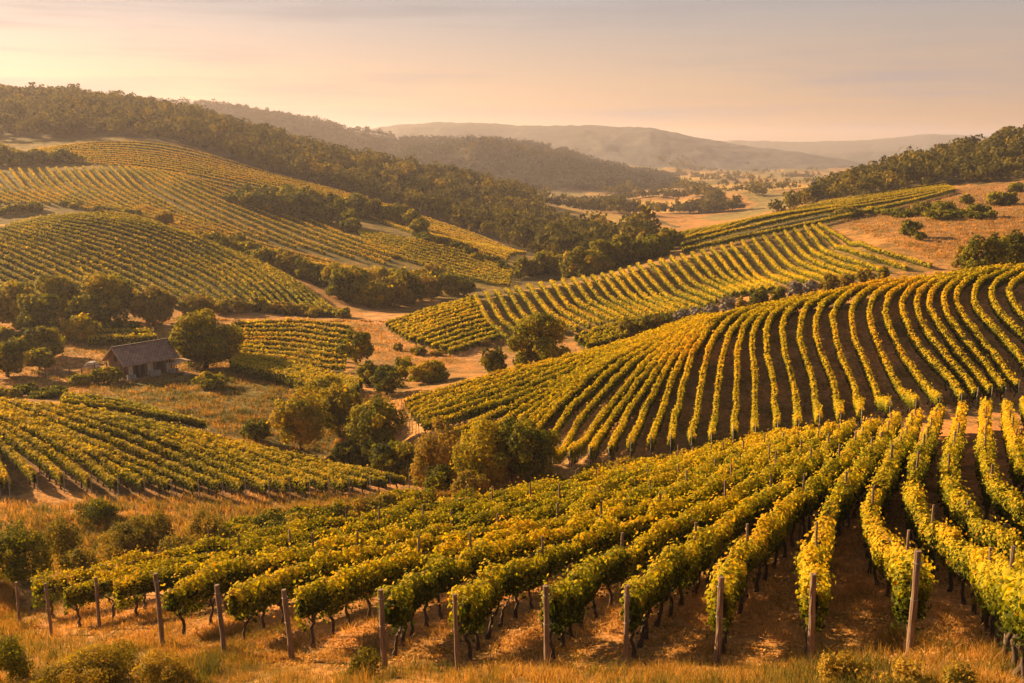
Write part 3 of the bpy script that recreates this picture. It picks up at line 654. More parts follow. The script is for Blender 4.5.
# ---------------------------------------------------------------- trees and shrubs
def crown_data(rad, hgt, z0, seed, ls, lobes=None, cover=1.0, tint0=.45, airy=0.0):
    """leaves of a crown rad wide and hgt tall whose underside is z0 above the foot"""
    rg = np.random.default_rng(seed); lobes = lobes or 26
    C = []; Rr = []
    for k in range(lobes):
        th = rg.random() * 2 * math.pi; ph = math.acos(1 - 2 * rg.random()); rr = (.28 + .58 * rg.random() ** .7) * (1.0 if k else .1)
        x = math.sin(ph) * math.cos(th) * rr; y = math.sin(ph) * math.sin(th) * rr; z = math.cos(ph) * rr
        s_ = rg.uniform(.17, .38) * (1.15 - .45 * rr)
        C.append((x * rad, y * rad, z0 + hgt * (.49 + .52 * z))); Rr.append((s_ * rad, s_ * rad, min(s_ * hgt * .62, s_ * rad * 1.3)))
    C = np.array(C); Rr = np.array(Rr)
    C[:, :2] *= 1 + rg.normal(size=(lobes, 1)) * .10; C[:, :2] *= (1 + .45 * np.clip((z0 + hgt * .42 - C[:, 2]) / (hgt * .4), 0, 1))[:, None]
    area = 4 * math.pi * (Rr[:, 0] ** 2 * .6 + Rr[:, 0] * Rr[:, 2] * .4); cnt = np.maximum((area * cover * 1.25 / (ls * ls * .42)).astype(int), 6)
    which = np.repeat(np.arange(lobes), cnt); n_ = len(which)
    D = rg.normal(size=(n_, 3)); D /= np.linalg.norm(D, axis=1)[:, None]
    sh = .72 + .38 * rg.random(n_) ** .6
    bump = 1 + .22 * np.sin(D[:, 0] * 7 + which) * np.sin(D[:, 1] * 6 + which * 2) * np.sin(D[:, 2] * 7)
    out_ = rg.random(n_) < .10 + airy
    sh = np.where(out_, sh * (1.15 + .25 * rg.random(n_)), sh)
    P = C[which] + D * Rr[which] * (sh * bump)[:, None]
    P[:, 2] = np.maximum(P[:, 2], .08 + .1 * rg.random(n_))
    cen = np.array([0, 0, z0 + hgt * .45]); N = D * .8 + (P - cen) / max(rad, hgt * .5) * .7 + np.array([0, 0, .2])
    S = ls * (.65 + .7 * rg.random(n_)); tl = rg.normal(size=lobes) * .13; tint0 = tint0 + .18
    tint = np.clip(tint0 + tl[which] + rg.normal(size=n_) * .13, 0, 1)
    return leaf_quads(P, N, S, tint, False, rg) + (C, Rr)
def at_bearing(px, top, Y):
    a, t = ray(px, top); x = float(a) * Y; return np.array([x, Y, float(ground(x, Y))]), float(t) * Y
def size_at(P0): return (P0[1] * math.cos(TH) - P0[2] * math.sin(TH)) / FP
def tree(px, top, w, Y, label, cat='tree', name='tree', mat='tree', tint0=.45, group=None, seed=None, low=.14, airy=.0, shape=1.0, base=None, rng_y=None, trunk=True, cover=1.0, maxh=None, ls=None):
    if Y is None:
        P0 = pick(px, base, *(rng_y or (12, 3000)))[0]; Y = P0[1]; zt = float(ray(px, top)[1]) * Y
    else: P0, zt = at_bearing(px, top, Y)
    H_ = max(zt - P0[2], .5);
    if maxh: H_ = min(H_, maxh)
    rad = w / 2 * size_at(P0); seed = seed if seed is not None else int(px * 13 + top * 7) % 9973
    ls = ls or float(np.clip(np.hypot(P0[0], P0[1]) * .0026, .11, 1.0))
    z0 = H_ * low; Vx, F, ti, C, Rr = crown_data(rad * .93, H_ - z0, z0, seed, ls, lobes=int(np.clip(22 + rad * 5, 20, 54)), cover=cover, tint0=tint0, airy=airy)
    if not trunk:
        o_ = obj(name, mesh(name, Vx, F, M[mat], {'tint': ti}), None, P0); return tag(o_, label, cat, group)
    root = empty(name, P0); tag(root, label, cat, group); obj('crown', mesh('crown', Vx, F, M[mat], {'tint': ti}), root)
    rg = np.random.default_rng(seed + 1); tr_ = max(.06, rad * .055); mb = MB(); hz = z0 + (H_ - z0) * .42
    pth = np.array([[0, 0, -.3], [0, 0, 0], [rg.normal() * .06, rg.normal() * .06, hz * .35], [rg.normal() * .12, rg.normal() * .12, hz * .7], [rg.normal() * .15, rg.normal() * .15, hz]])
    v, f = tube(pth, [tr_ * 1.7, tr_ * 1.35, tr_, tr_ * .85, tr_ * .5], 8); mb.add(v, f)
    for k in range(min(9, len(C))):
        st = pth[2] * (1 - rg.random()) + pth[4] * rg.random() * .6; st = pth[2] + (pth[4] - pth[2]) * rg.random(); e = C[k]; md = (st + e) / 2 + rg.normal(size=3) * rad * .05 - np.array([0, 0, .05 * rad])
        v, f = tube(np.array([st, md, e]), [tr_ * .5, tr_ * .32, tr_ * .12], 5); mb.add(v, f)
    me = mb.mesh('trunk', M['bark']); me.shade_smooth(); obj('trunk', me, root); return root
T_ = tree
T_(203, 310, 76, 129, 'large round dark green tree beside the right end of the barn', tint0=.46, low=.12)
T_(213, 371, 40, 116, 'small round bush alone on the meadow below the big barn tree', 'bush', 'bush', tint0=.52, low=.06)
T_(80, 373, 28, 118, 'smaller left one of two bushes in front of the barn', 'bush', 'bush', tint0=.5, low=.05)
T_(107, 367, 34, 119, 'olive bush directly in front of the barn gable', 'bush', 'bush', tint0=.45, low=.05)
T_(38, 327, 48, 136, 'dull green tree left of the barn yard, behind a smaller bush', tint0=.4, low=.08)
T_(4, 338, 54, 124, 'dark tree cut by the left picture edge level with the barn', tint0=.38, low=.1)
T_(38, 347, 32, 128, 'small shrub in front of the dull green tree at left', 'shrub', 'shrub', tint0=.42, low=.04)
T_(78, 315, 42, 148, 'light yellowish bush behind the barn yard', 'bush', 'bush', tint0=.62, low=.05)
T_(-32, 284, 60, 158, 'sunlit tree at the far left end of the tall tree line', tint0=.5, low=.04)
T_(14, 281, 58, 159, 'first tree of the tall line below the rounded hill, at the left picture edge', tint0=.55, low=.03)
T_(60, 274, 64, 162, 'second tree of the tall line below the rounded hill, broad and golden topped', tint0=.55, low=.03)
T_(106, 272, 60, 164, 'tallest tree in the line below the rounded hill, third from the left', tint0=.5, low=.03)
T_(36, 291, 44, 153, 'lower dark tree in front of the tall line at left', tint0=.38, low=.02)
T_(85, 296, 46, 155, 'lower dark tree in front of the tallest tree of the line', tint0=.36, low=.02)
T_(152, 286, 50, 165, 'brownish round tree right of the tallest tree of the line', tint0=.5, mat='dry_scrub', low=.03)
T_(194, 292, 38, 166, 'low rounded brownish bush at the right end of the tall tree line', 'bush', 'bush', tint0=.48, mat='dry_scrub', low=.02)
T_(355, 327, 40, 133, 'solitary greenish tree right of the flat valley field', tint0=.42, low=.1)
T_(386, 368, 44, 111, 'dark bush left of the big right-hand slope tip', 'bush', 'bush', tint0=.3, low=.03)
T_(428, 361, 46, 118, 'light green bush above the tip of the big right-hand slope', 'bush', 'bush', tint0=.6, low=.03)
T_(405, 356, 26, 121, 'small greenish bush left of the light green bush', 'bush', 'bush', tint0=.48, low=.03)
T_(368, 362, 26, 118, 'small dark shrub behind the dark bush', 'shrub', 'shrub', tint0=.35, low=.03)
T_(540, 315, 70, 121, 'broad round tree standing behind the big right-hand slope', tint0=.5, low=.08)
T_(495, 346, 30, 118, 'small dark tree left of the broad round tree behind the slope', tint0=.3, low=.05)
T_(299, 390, 62, 96, 'golden topped tree behind the crest of the left field', tint0=.62, low=.08)
T_(338, 384, 48, 99, 'greenish gold tree right of the golden topped one', tint0=.58, low=.05)
T_(326, 374, 42, 105, 'pale tree showing above and behind the two golden ones', tint0=.6, low=.05)
T_(257, 419, 34, 97, 'low dark shrub at the left foot of the golden topped tree', 'shrub', 'shrub', tint0=.25, low=.02)
T_(376, 399, 72, 91, 'large dark green tree in the hollow at the tip of the left field', tint0=.42, low=.05)
T_(398, 440, 62, 85, 'dark shrub under the large dark tree in the hollow', 'shrub', 'shrub', tint0=.25, low=.02)
T_(350, 442, 50, 90, 'dark shrub left of the foot of the large hollow tree', 'shrub', 'shrub', tint0=.22, low=.02)
T_(438, 417, 58, 76, 'golden brown tree left of the big pair of trees', tint0=.66, mat='dry_scrub', low=.05, airy=.1)
T_(488, 412, 84, 70, 'left lighter olive tree of the big pair at the centre', tint0=.60, low=.05, airy=.08)
T_(528, 418, 78, 67.5, 'right darker tree of the big pair at the centre', tint0=.30, low=.10)
T_(436, 464, 44, 68, 'dark low shrub at the foot of the golden brown tree', 'shrub', 'shrub', tint0=.25, low=.02)
T_(470, 472, 50, 66, 'dusty green shrub below the lighter tree of the big pair', 'shrub', 'shrub', tint0=.5, mat='dry_scrub', low=.02)
T_(988, 227, 48, 152, 'dark rounded tree at right just above the crest of the big slope', tint0=.32, low=.03)
T_(1016, 225, 46, 154, 'dark tree at the right picture edge above the big slope', tint0=.32, low=.03)
T_(964, 240, 22, 165, 'pale small bush left of the dark trees on the right', 'bush', 'bush', tint0=.5, mat='dry_scrub', low=.03)
T_(910, 218, 22, None, 'small dark tree alone on the brown slope at right', base=238, rng_y=(190, 300), tint0=.25, low=.08)
T_(920, 231, 14, None, 'little shrub at the foot of the lone tree on the brown slope', 'shrub', 'shrub', base=240, rng_y=(190, 300), tint0=.25, low=.02)
T_(165, 212, 20, None, 'round bush standing alone above the edge of the rounded hill', 'bush', 'bush', base=230, rng_y=(240, 300), tint0=.5, mat='dry_scrub', low=.02)
for px, tp, w, bs, lb, mt, ti in [
    (848, 207, 30, 217, 'low dark shrub patch on the brown slope beside the vine strip', 'dry_scrub', .3), (880, 208, 16, 214, 'small dark shrub right of the shrub patch on the brown slope', 'tree', .35),
    (922, 202, 28, 211, 'low spreading shrub in the middle of the brown slope', 'dry_scrub', .3), (944, 201, 30, 216, 'dark shrub, left one of the touching pair high on the brown slope', 'tree', .35),
    (966, 194, 14, 204, 'narrow upright shrub behind the touching pair on the brown slope', 'tree', .35), (978, 204, 30, 217, 'dark shrub, right one of the touching pair high on the brown slope', 'tree', .3),
    (1001, 191, 32, 205, 'broad shrub near the right picture edge below the wood', 'tree', .35), (1016, 183, 18, 192, 'small shrub against the wood at the right picture edge', 'tree', .4), (1040, 196, 30, 210, 'shrub just beyond the right picture edge', 'tree', .4)]:
    T_(px, tp, w, None, lb, 'shrub', 'shrub', base=bs, rng_y=(170, 400), mat=mt, tint0=ti, low=.0, trunk=False, airy=.2)
for i, (px, tp, w, mt, ti, Y) in enumerate([(628,317,22,'dry_scrub',.3,147),(642,313,22,'tree',.3,148),(655,311,20,'dry_scrub',.3,149),(668,307,22,'tree',.32,150),(683,304,20,'grey_scrub',.4,151),(698,301,20,'grey_scrub',.6,152),(713,300,18,'grey_scrub',.5,153),(727,297,20,'grey_scrub',.6,155),(742,296,16,'dry_scrub',.4,157),(760,284,24,'tree',.22,158),(778,286,18,'tree',.28,160),(796,281,20,'grey_scrub',.55,161),(812,278,20,'grey_scrub',.65,162),(830,272,24,'dry_scrub',.4,164),(848,273,20,'dry_scrub',.35,166),(866,268,18,'dry_scrub',.4,170),(884,267,15,'tree',.4,172)]):
    T_(px, tp, w, Y, ordinal(i + 1) + ' shrub from the left in the hedge below the middle hill', 'shrub', 'shrub', mat=mt, tint0=ti, low=0, trunk=False, group='shrubs in the hedge below the middle hill', maxh=3.4)
def hedge(pts, n_, hw_, label, group, y0, y1, mat='tree', ti=.45, jit=3, name='shrub', cat='shrub', seed=1, mats=None):
    """pts: (column, foot, height, width); shrubs set one by one along the line"""
    rg = random.Random(seed); pts = np.array(pts, float); q = resample(pts, n_)
    for i in range(n_):
        px, bs, h_, w = q[i]; px += rg.uniform(-jit, jit); bs += rg.uniform(-jit * .5, jit * .5); k = rg.uniform(.7, 1.25)
        T_(px, bs - h_ * k, w * rg.uniform(.85, 1.5), None, ordinal(i + 1) + ' ' + label, cat, name, base=bs, rng_y=(y0, y1), mat=(rg.choice(mats) if mats else mat), tint0=ti + rg.uniform(-.14, .14), low=0, trunk=False, group=group, seed=seed * 100 + i, airy=.15)
hedge([(214,312,14,20),(260,312,12,20),(300,314,10,18),(345,318,8,16)], 13, 0, 'shrub from the left in the low hedge below the rounded hill', 'low hedge shrubs below the rounded hill', 155, 190, mats=['tree', 'dry_scrub'], ti=.4, seed=2)
hedge([(200,238,9,12),(215,244,14,18),(250,257,16,22),(290,272,18,24),(330,287,22,28),(352,300,26,30)], 17, 0, 'shrub from the left in the hedge over the top edge of the rounded hill', 'hedge shrubs along the rounded hill', 195, 262, mats=['tree', 'tree', 'dry_scrub'], ti=.45, seed=3)
hedge([(340,300,30,30),(375,306,34,34),(410,303,32,34),(440,298,26,28),(465,292,16,20)], 12, 0, 'tree from the left in the copse left of the middle hill', 'trees in the copse left of the middle hill', 185, 230, ti=.45, name='tree', cat='tree', seed=4, mats=['tree', 'dry_scrub', 'tree'])
hedge([(355,288,20,26),(400,286,20,26),(432,285,18,22)], 7, 0, 'golden bush from the left behind the copse of the middle hill', 'golden bushes behind the copse', 215, 262, ti=.62, name='bush', cat='bush', seed=5, mats=['tree', 'dry_scrub'])
hedge([(232,204,12,20),(262,211,18,22),(300,218,22,24),(340,226,24,26),(352,230,18,22)], 15, 0, 'tree from the left in the lower row of the far tree belt', 'front trees of the tree belt', 262, 345, ti=.36, name='tree', cat='tree', seed=6)
hedge([(250,198,12,20),(300,205,16,24),(350,214,18,24),(400,227,20,22),(420,236,16,20)], 14, 0, 'tree from the left in the upper row of the far tree belt', 'back trees of the tree belt', 275, 380, ti=.42, name='tree', cat='tree', seed=7)
hedge([(425,240,12,16),(455,250,9,14),(480,260,8,13),(508,271,7,12)], 12, 0, 'low shrub from the left in the thin tail of the tree belt', 'shrubs in the tail of the tree belt', 235, 330, ti=.3, seed=8)
hedge([(66,205,5,10),(100,211,6,11),(140,218,7,12)], 10, 0, 'tiny shrub from the left along the path behind the rounded hill', 'tiny shrubs along the path', 255, 320, ti=.35, seed=9)
hedge([(-10,166,22,22),(15,165,20,20),(38,164,14,16),(60,163,12,14),(82,163,9,12)], 14, 0, 'tree from the left in the clump above the far left vineyard', 'trees in the clump at far left', 340, 445, ti=.36, name='tree', cat='tree', seed=10)
hedge([(0,215,9,16),(18,214,8,14),(40,211,7,14)], 5, 0, 'low shrub from the left on the bare bank at far left', 'shrubs on the bare bank', 245, 320, ti=.35, seed=16)
hedge([(522,278,18,20),(545,272,18,22),(570,276,22,24),(600,272,26,26),(630,264,26,26),(655,255,24,24),(676,248,18,20)], 20, 0, 'tree from the left in the copse behind the middle hill', 'trees in the copse behind the middle hill', 238, 420, ti=.42, name='tree', cat='tree', seed=11)
hedge([(232,541,18,44),(270,536,20,46),(310,530,20,46),(350,522,20,46),(390,514,18,44),(425,505,15,36)], 17, 0, 'dusty shrub from the left on the grassy bank above the near field', 'shrubs on the grassy bank', 50, 66, ti=.42, seed=12, mats=['tree', 'dry_scrub'])
hedge([(560,487,9,22),(600,478,12,26),(640,470,12,26),(690,458,9,22),(725,450,7,18)], 9, 0, 'low green shrub from the left along the foot of the right-hand slope', 'low shrubs at the foot of the right-hand slope', 60, 74, ti=.4, seed=13, mats=['tree', 'dry_scrub'])
hedge([(-20,396,12,26),(20,397,12,24),(60,398,12,22)], 6, 0, 'low dark shrub from the left behind the crest of the left field', 'low shrubs behind the left field', 98, 122, ti=.36, seed=14)
hedge([(0,342,14,26),(60,340,16,28),(130,332,13,26)], 9, 0, 'dark undergrowth bush from the left under the tall tree line', 'undergrowth bushes under the tall tree line', 148, 172, ti=.32, seed=17, name='bush', cat='bush')
hedge([(838,218,7,18),(870,214,6,16),(930,219,9,22),(990,218,8,20)], 10, 0, 'scrubby bush from the left in the loose band on the brown slope', 'scrubby bushes on the brown slope', 170, 400, ti=.3, seed=18, name='bush', cat='bush')
hedge([(395,352,7,14),(440,356,6,14),(480,345,7,14)], 5, 0, 'small tussock bush from the left on the pale track in the hollow', 'tussock bushes on the pale track', 118, 165, ti=.5, seed=15, mats=['dry_scrub'])
for px, tp, w, bs, lb, mt, ti in [(24, 522, 66, 580, 'large dark green bush on the grassy bank at the left picture edge', 'tree', .3), (62, 516, 52, 570, 'tall shaggy bush touching the large dark bush on its right', 'dry_scrub', .25), (-14, 535, 60, 585, 'dark bush half outside the left picture edge on the bank', 'tree', .34), (146, 512, 64, 556, 'rounded olive bush in the middle of the grassy bank', 'dry_scrub', .3),
    (98, 500, 48, 522, 'low dark bush right under the left field', 'tree', .3), (205, 512, 46, 545, 'dry brownish bush between the olive bush and the bank hedge', 'dry_scrub', .45), (84, 546, 44, 578, 'small green bush low in front of the shaggy bush', 'dry_scrub', .3), (120, 530, 50, 560, 'brownish scrub between shaggy bush and olive bush', 'dry_scrub', .42), (180, 535, 54, 566, 'low spreading scrub just above the near vines', 'dry_scrub', .4)]:
    T_(px, tp, w, None, lb, 'bush', 'bush', base=bs, rng_y=(40, 75), mat=mt, tint0=ti, low=0, trunk=False, airy=.28, ls=.10, cover=.6)
for px, tp, w, bs, lb, mt, ti in [(95, 650, 110, 692, 'wild olive green weed bush at the bottom left corner', 'dry_scrub', .42), (10, 640, 70, 684, 'dark weed bush at the lower left picture edge', 'tree', .4), (165, 655, 70, 692, 'low yellowish weed bush right of the corner bush', 'dry_scrub', .6),
    (845, 652, 62, 690, 'yellow green weed tuft between the two right-hand end posts', 'dry_scrub', .62), (905, 660, 58, 694, 'rusty weed tuft at the foot of the rightmost end post', 'dry_scrub', .8), (365, 650, 44, 678, 'small dark weed beside the seventh end post', 'dry_scrub', .25), (960, 668, 50, 698, 'low dry weed at the lower right', 'dry_scrub', .55)]:
    T_(px, tp, w, None, lb, 'weed', 'weed_bush', base=bs, rng_y=(10, 40), mat=mt, tint0=ti, low=0, trunk=False, airy=.3, cover=.5, ls=.048)

# ---------------------------------------------------------------- far woods: thousands of crowns that read as one mass
def proto_crown(seed, k):
    rg = np.random.default_rng(seed); D = rg.normal(size=(k, 3)); D /= np.linalg.norm(D, axis=1)[:, None]; D[:, 2] = D[:, 2] * .75 + .15
    lob = np.round(np.arctan2(D[:, 1], D[:, 0]) * 1.4); cs = rg.normal(size=(8, 3)); cs /= np.linalg.norm(cs, axis=1)[:, None]; cs = cs * [.52, .52, .42] * rg.uniform(.6, 1.1, (8, 1)); w_ = rg.integers(0, 8, k)
    P = cs[w_] + D * rg.uniform(.36, .5, 8)[w_][:, None] * (.9 + .15 * rg.random((k, 1))); D = D * .8 + cs[w_]
    return P, D, rg.normal(size=k) * .1
def wood(name, label_kind, XY, rad, mat, leaves, seed, tint0=.45, ls=.30, tv=.24):
    rg = np.random.default_rng(seed); n_ = len(XY); Z = ground(XY[:, 0], XY[:, 1]); pr = [proto_crown(s, leaves) for s in range(6)]
    rr = rad * (.5 + .95 * rg.random(n_) ** 1.5); hh = rr * (.85 + .5 * rg.random(n_)); which = rg.integers(0, 6, n_); tt = np.clip(tint0 + rg.normal(size=n_) * tv, 0, 1)
    Pp = []; Nn = []; Tt = []; Ss = []
    for s in range(6):
        w = np.where(which == s)[0]
        if not len(w): continue
        P, D, dt = pr[s]; an = rg.random(len(w)) * 6.28; c, s_ = np.cos(an)[:, None], np.sin(an)[:, None]
        x = (P[None, :, 0] * c - P[None, :, 1] * s_) * rr[w][:, None] + XY[w, 0][:, None]; y = (P[None, :, 0] * s_ + P[None, :, 1] * c) * rr[w][:, None] + XY[w, 1][:, None]
        z = P[None, :, 2] * hh[w][:, None] + (Z[w] + hh[w] * 1.05)[:, None]
        Pp.append(np.stack([x, y, z], -1).reshape(-1, 3)); nx = D[None, :, 0] * c - D[None, :, 1] * s_; ny = D[None, :, 0] * s_ + D[None, :, 1] * c
        Nn.append(np.stack([nx, ny, np.broadcast_to(D[None, :, 2], nx.shape)], -1).reshape(-1, 3)); Tt.append((tt[w][:, None] + dt[None]).ravel()); Ss.append((rr[w][:, None] * ls * (.7 + .6 * rg.random((len(w), leaves)))).ravel())
    Vx, F, ti = leaf_quads(np.concatenate(Pp), np.concatenate(Nn), np.concatenate(Ss), np.clip(np.concatenate(Tt), 0, 1), False, rg)
    return tag(obj(name, mesh(name, Vx, F, M[mat], {'tint': ti})), kind='stuff')
def scatter(poly, n_, seed, y0, y1, a0=-.66, a1=.66, avoid=True):
    rg = np.random.default_rng(seed); Y = np.sqrt(rg.random(n_) * (y1 ** 2 - y0 ** 2) + y0 ** 2); A = rg.uniform(a0, a1, n_)
    k = in_poly(A, np.log(Y), bearing_poly(poly)); X = A * Y
    if avoid:
        for key in ('upper', 'strip', 'band', 'shoulder'): k &= ~in_poly(X, Y, FIELDS[key][1])
    return np.stack([X, Y], 1)[k]
wood('far_forest', '', scatter(P_forest, 17000, 1, 260, 760), 3.9, 'wood_forest', 95, 1, .42)
wood('right_forest', '', scatter(P_rwood, 11000, 2, 330, 640), 3.6, 'wood_forest', 95, 2, .42)
rg = np.random.default_rng(5); Yr = rg.uniform(850, 1560, 30000); Ar = rg.uniform(-.45, .30, 30000); XYr = np.stack([Ar * Yr, Yr], 1)
i_, f_ = _ix(ga, Ar); j_, g_ = _ix(gb, np.log(Yr)); RR = np.maximum(r2, r2b)[i_, j_]; XYr = XYr[(RR > -44) & (fbm(XYr[:, 0] / 60, XYr[:, 1] / 90, 3, 3) > -.16)]
wood('ridge_forest', '', XYr, 3.6, 'ridge_leaf', 24, 3, .4, .45, .10)
rg = np.random.default_rng(6); Yr = np.exp(rg.uniform(math.log(620), math.log(2200), 60000)); Ar = rg.uniform(-.05, .42, 60000); Xr = Ar * Yr
fl_ = fbm(Xr / 120, Yr / 260, 31, 2); cl = fbm(Xr / 70, Yr / 70, 88, 3); kf = ((np.abs(fl_) < .010) | (cl > .27)) & ~in_poly(Ar, np.log(Yr), bearing_poly(P_rwood)) & ~in_poly(Ar, np.log(Yr), bearing_poly(P_forest))
wood('valley_woodland', '', np.stack([Xr, Yr], 1)[kf], 3.6, 'wood_forest', 34, 4, .45, .42)

# ---------------------------------------------------------------- barn
hx = pick(142, 374.5, 110, 140)[0]; RZ = R(50)
barn = empty('barn', hx, RZ); tag(barn, 'small dark timber barn with a shingled gable roof and a porch', 'barn')
L_, W_, WH, RH = 6.7, 4.6, 2.35, 4.1
def prism(mb, x0, x1, w, z0, z1, zr):          # gabled body
    v = []
    for x in (x0, x1): v += [(x, -w, z0), (x, w, z0), (x, w, z1), (x, 0, zr), (x, -w, z1)]
    return mb.add(v, [(0, 4, 3, 2, 1), (5, 6, 7, 8, 9), (0, 5, 9, 4), (1, 2, 7, 6), (0, 1, 6, 5)])
wall = obj('wall', prism(MB(), -L_ / 2, L_ / 2, W_ / 2 - .55, .1, WH, RH - .28).mesh('wall', M['plank']), barn)
obj('plinth', MB().box((0, .1, -.25), (L_ + .5, W_ + .2, .75)).mesh('plinth', M['stone']), barn)
mb = MB()
def slope_panel(sgn):
    y0, z0, y1, z1 = sgn * (W_ / 2 + .45), WH - .30, 0, RH; x0, x1 = -L_ / 2 - .5, L_ / 2 + .5; v = []
    for dz in (0, -.12):
        v += [(x0, y0, z0 + dz), (x1, y0, z0 + dz), (x1, y1, z1 + dz), (x0, y1, z1 + dz)]
    return v, [(0, 1, 2, 3), (7, 6, 5, 4), (0, 4, 5, 1), (1, 5, 6, 2), (2, 6, 7, 3), (3, 7, 4, 0)]
for s_ in (-1, 1): mb.add(*slope_panel(s_))
me = mb.mesh('roof', M['roof']); uv = me.uv_layers.new(name='uv')
for pl in me.polygons:
    for li in pl.loop_indices:
        c = me.vertices[me.loops[li].vertex_index].co; uv.data[li].uv = (c.x, math.hypot(c.y, c.z - RH))
roof = obj('roof', me, barn)
obj('ridge_cap', MB().box((0, 0, RH + .03), (L_ + 1.04, .3, .09)).mesh('ridge_cap', M['darkdoor']), roof)
for x in (-3.2, -1.6, .4, 2.0, 3.2): obj('porch_post', MB().box((x, -W_ / 2 - .05, 1.1), (.16, .16, 2.0)).mesh('porch_post', M['plank']), barn)
yf = -(W_ / 2 - .55) - .03
for x, w in ((-1.2, 1.25), (1.55, 1.0)): 
    d_ = obj('door', MB().box((x, yf, 1.1), (w, .07, 1.9)).mesh('door', M['darkdoor']), barn)
for x, w, z, h in ((-2.6, .8, 1.0, 1.5), (.3, 1.0, 1.05, 1.6), (2.7, .8, .75, 1.1)): obj('plaster_panel', MB().box((x, yf - .01, z), (w, .09, h)).mesh('plaster_panel', M['plaster']), barn)
wd = obj('window', MB().box((2.7, yf - .02, 1.6), (.6, .08, .5)).mesh('window', M['darkdoor']), barn)
fr = MB()
for a_, b_, c_2, d_2 in ((2.7, 1.87, .7, .06), (2.7, 1.33, .7, .06), (2.37, 1.6, .06, .6), (3.03, 1.6, .06, .6), (2.7, 1.6, .04, .5)): fr.box((a_, yf - .07, b_), (c_2, .05, d_2))
obj('frame', fr.mesh('frame', M['plaster']), wd)
gw = obj('gable_hatch', MB().box((-L_ / 2 - .03, .1, 2.6), (.06, .7, .7)).mesh('gable_hatch', M['darkdoor']), barn)
for x, w, h in ((-2.9, 1.1, .75), (.3, 1.4, .8), (2.9, 1.2, .55)): obj('porch_wall', MB().box((x, -W_ / 2 - .35, h / 2 + .1), (w, .35, h)).mesh('porch_wall', M['stone']), barn)
obj('terrace', MB().box((1.2, -W_ / 2 - 1.4, -.35), (L_ * .9, 1.9, .8)).mesh('terrace', M['stone']), barn)
# lean-to canopy at the right end of the barn
P0 = pick(183, 372.5, 112, 140)[0]; sh = empty('canopy_shelter', P0, R(45)); tag(sh, 'low pale canopy shelter between barn and big round tree', 'shelter')
v = []
for i in range(5):
    for j in range(4): v.append((-1.5 + i * .75, -1.1 + j * .73, 1.75 - .16 * (i - 2) ** 2 * .6 - .05 * (j % 2)))
f = [(i * 4 + j, i * 4 + j + 1, (i + 1) * 4 + j + 1, (i + 1) * 4 + j) for i in range(4) for j in range(3)]
b0 = len(v); v += [(a_, b_, c_3 - .05) for a_, b_, c_3 in v]; f += [tuple(b0 + q for q in reversed(ff)) for ff in f[:12]]
obj('canopy', mesh('canopy', np.array(v), f, M['tarp']), sh)
for x in (-1.3, 1.3):
    for y in (-.95, .95): obj('leg', MB().box((x, y, .65), (.09, .09, 1.45)).mesh('leg', M['plank']), sh)
# wood pile and yard fence left of the barn
P0 = pick(92, 368, 115, 145)[0]; wpv = MB(); rgr = random.Random(4)
for lay in range(4):
    for k in range(7 - lay):
        z = .13 + lay * .2; x = -.75 + k * .25 + lay * .12; v_, f_2 = tube(np.array([[x, -.6 + rgr.uniform(-.08, .08), z], [x, 0, z], [x, .6 + rgr.uniform(-.08, .08), z]]), [.12, .12, .12], 7); wpv.add(v_, f_2)
wo = obj('log_pile', wpv.mesh('log_pile', M['plaster']), None, P0); wo.rotation_euler = (0, 0, R(-10)); tag(wo, 'pale pile of cut logs in the yard left of the barn', 'log pile')
fence_pts = [pick(x, y, 112, 150)[0] for x, y in ((46, 379), (58, 377), (70, 376), (82, 374), (95, 372), (107, 371))]
fe = empty('yard_fence', fence_pts[0]); tag(fe, 'rough post and rail fence of the yard left of the barn', 'fence')
for q in fence_pts: obj('post', MB().box((0, 0, .55), (.14, .14, 1.5)).mesh('post', M['post']), fe, Vector(q - fence_pts[0]))
for a_, b_ in zip(fence_pts[:-1], fence_pts[1:]):
    for z in (.45, .95):
        v_, f_2 = tube(np.array([a_ - fence_pts[0] + [0, 0, z], b_ - fence_pts[0] + [0, 0, z]]), [.05, .05], 5); obj('rail', MB().add(v_, f_2).mesh('rail', M['post']), fe)

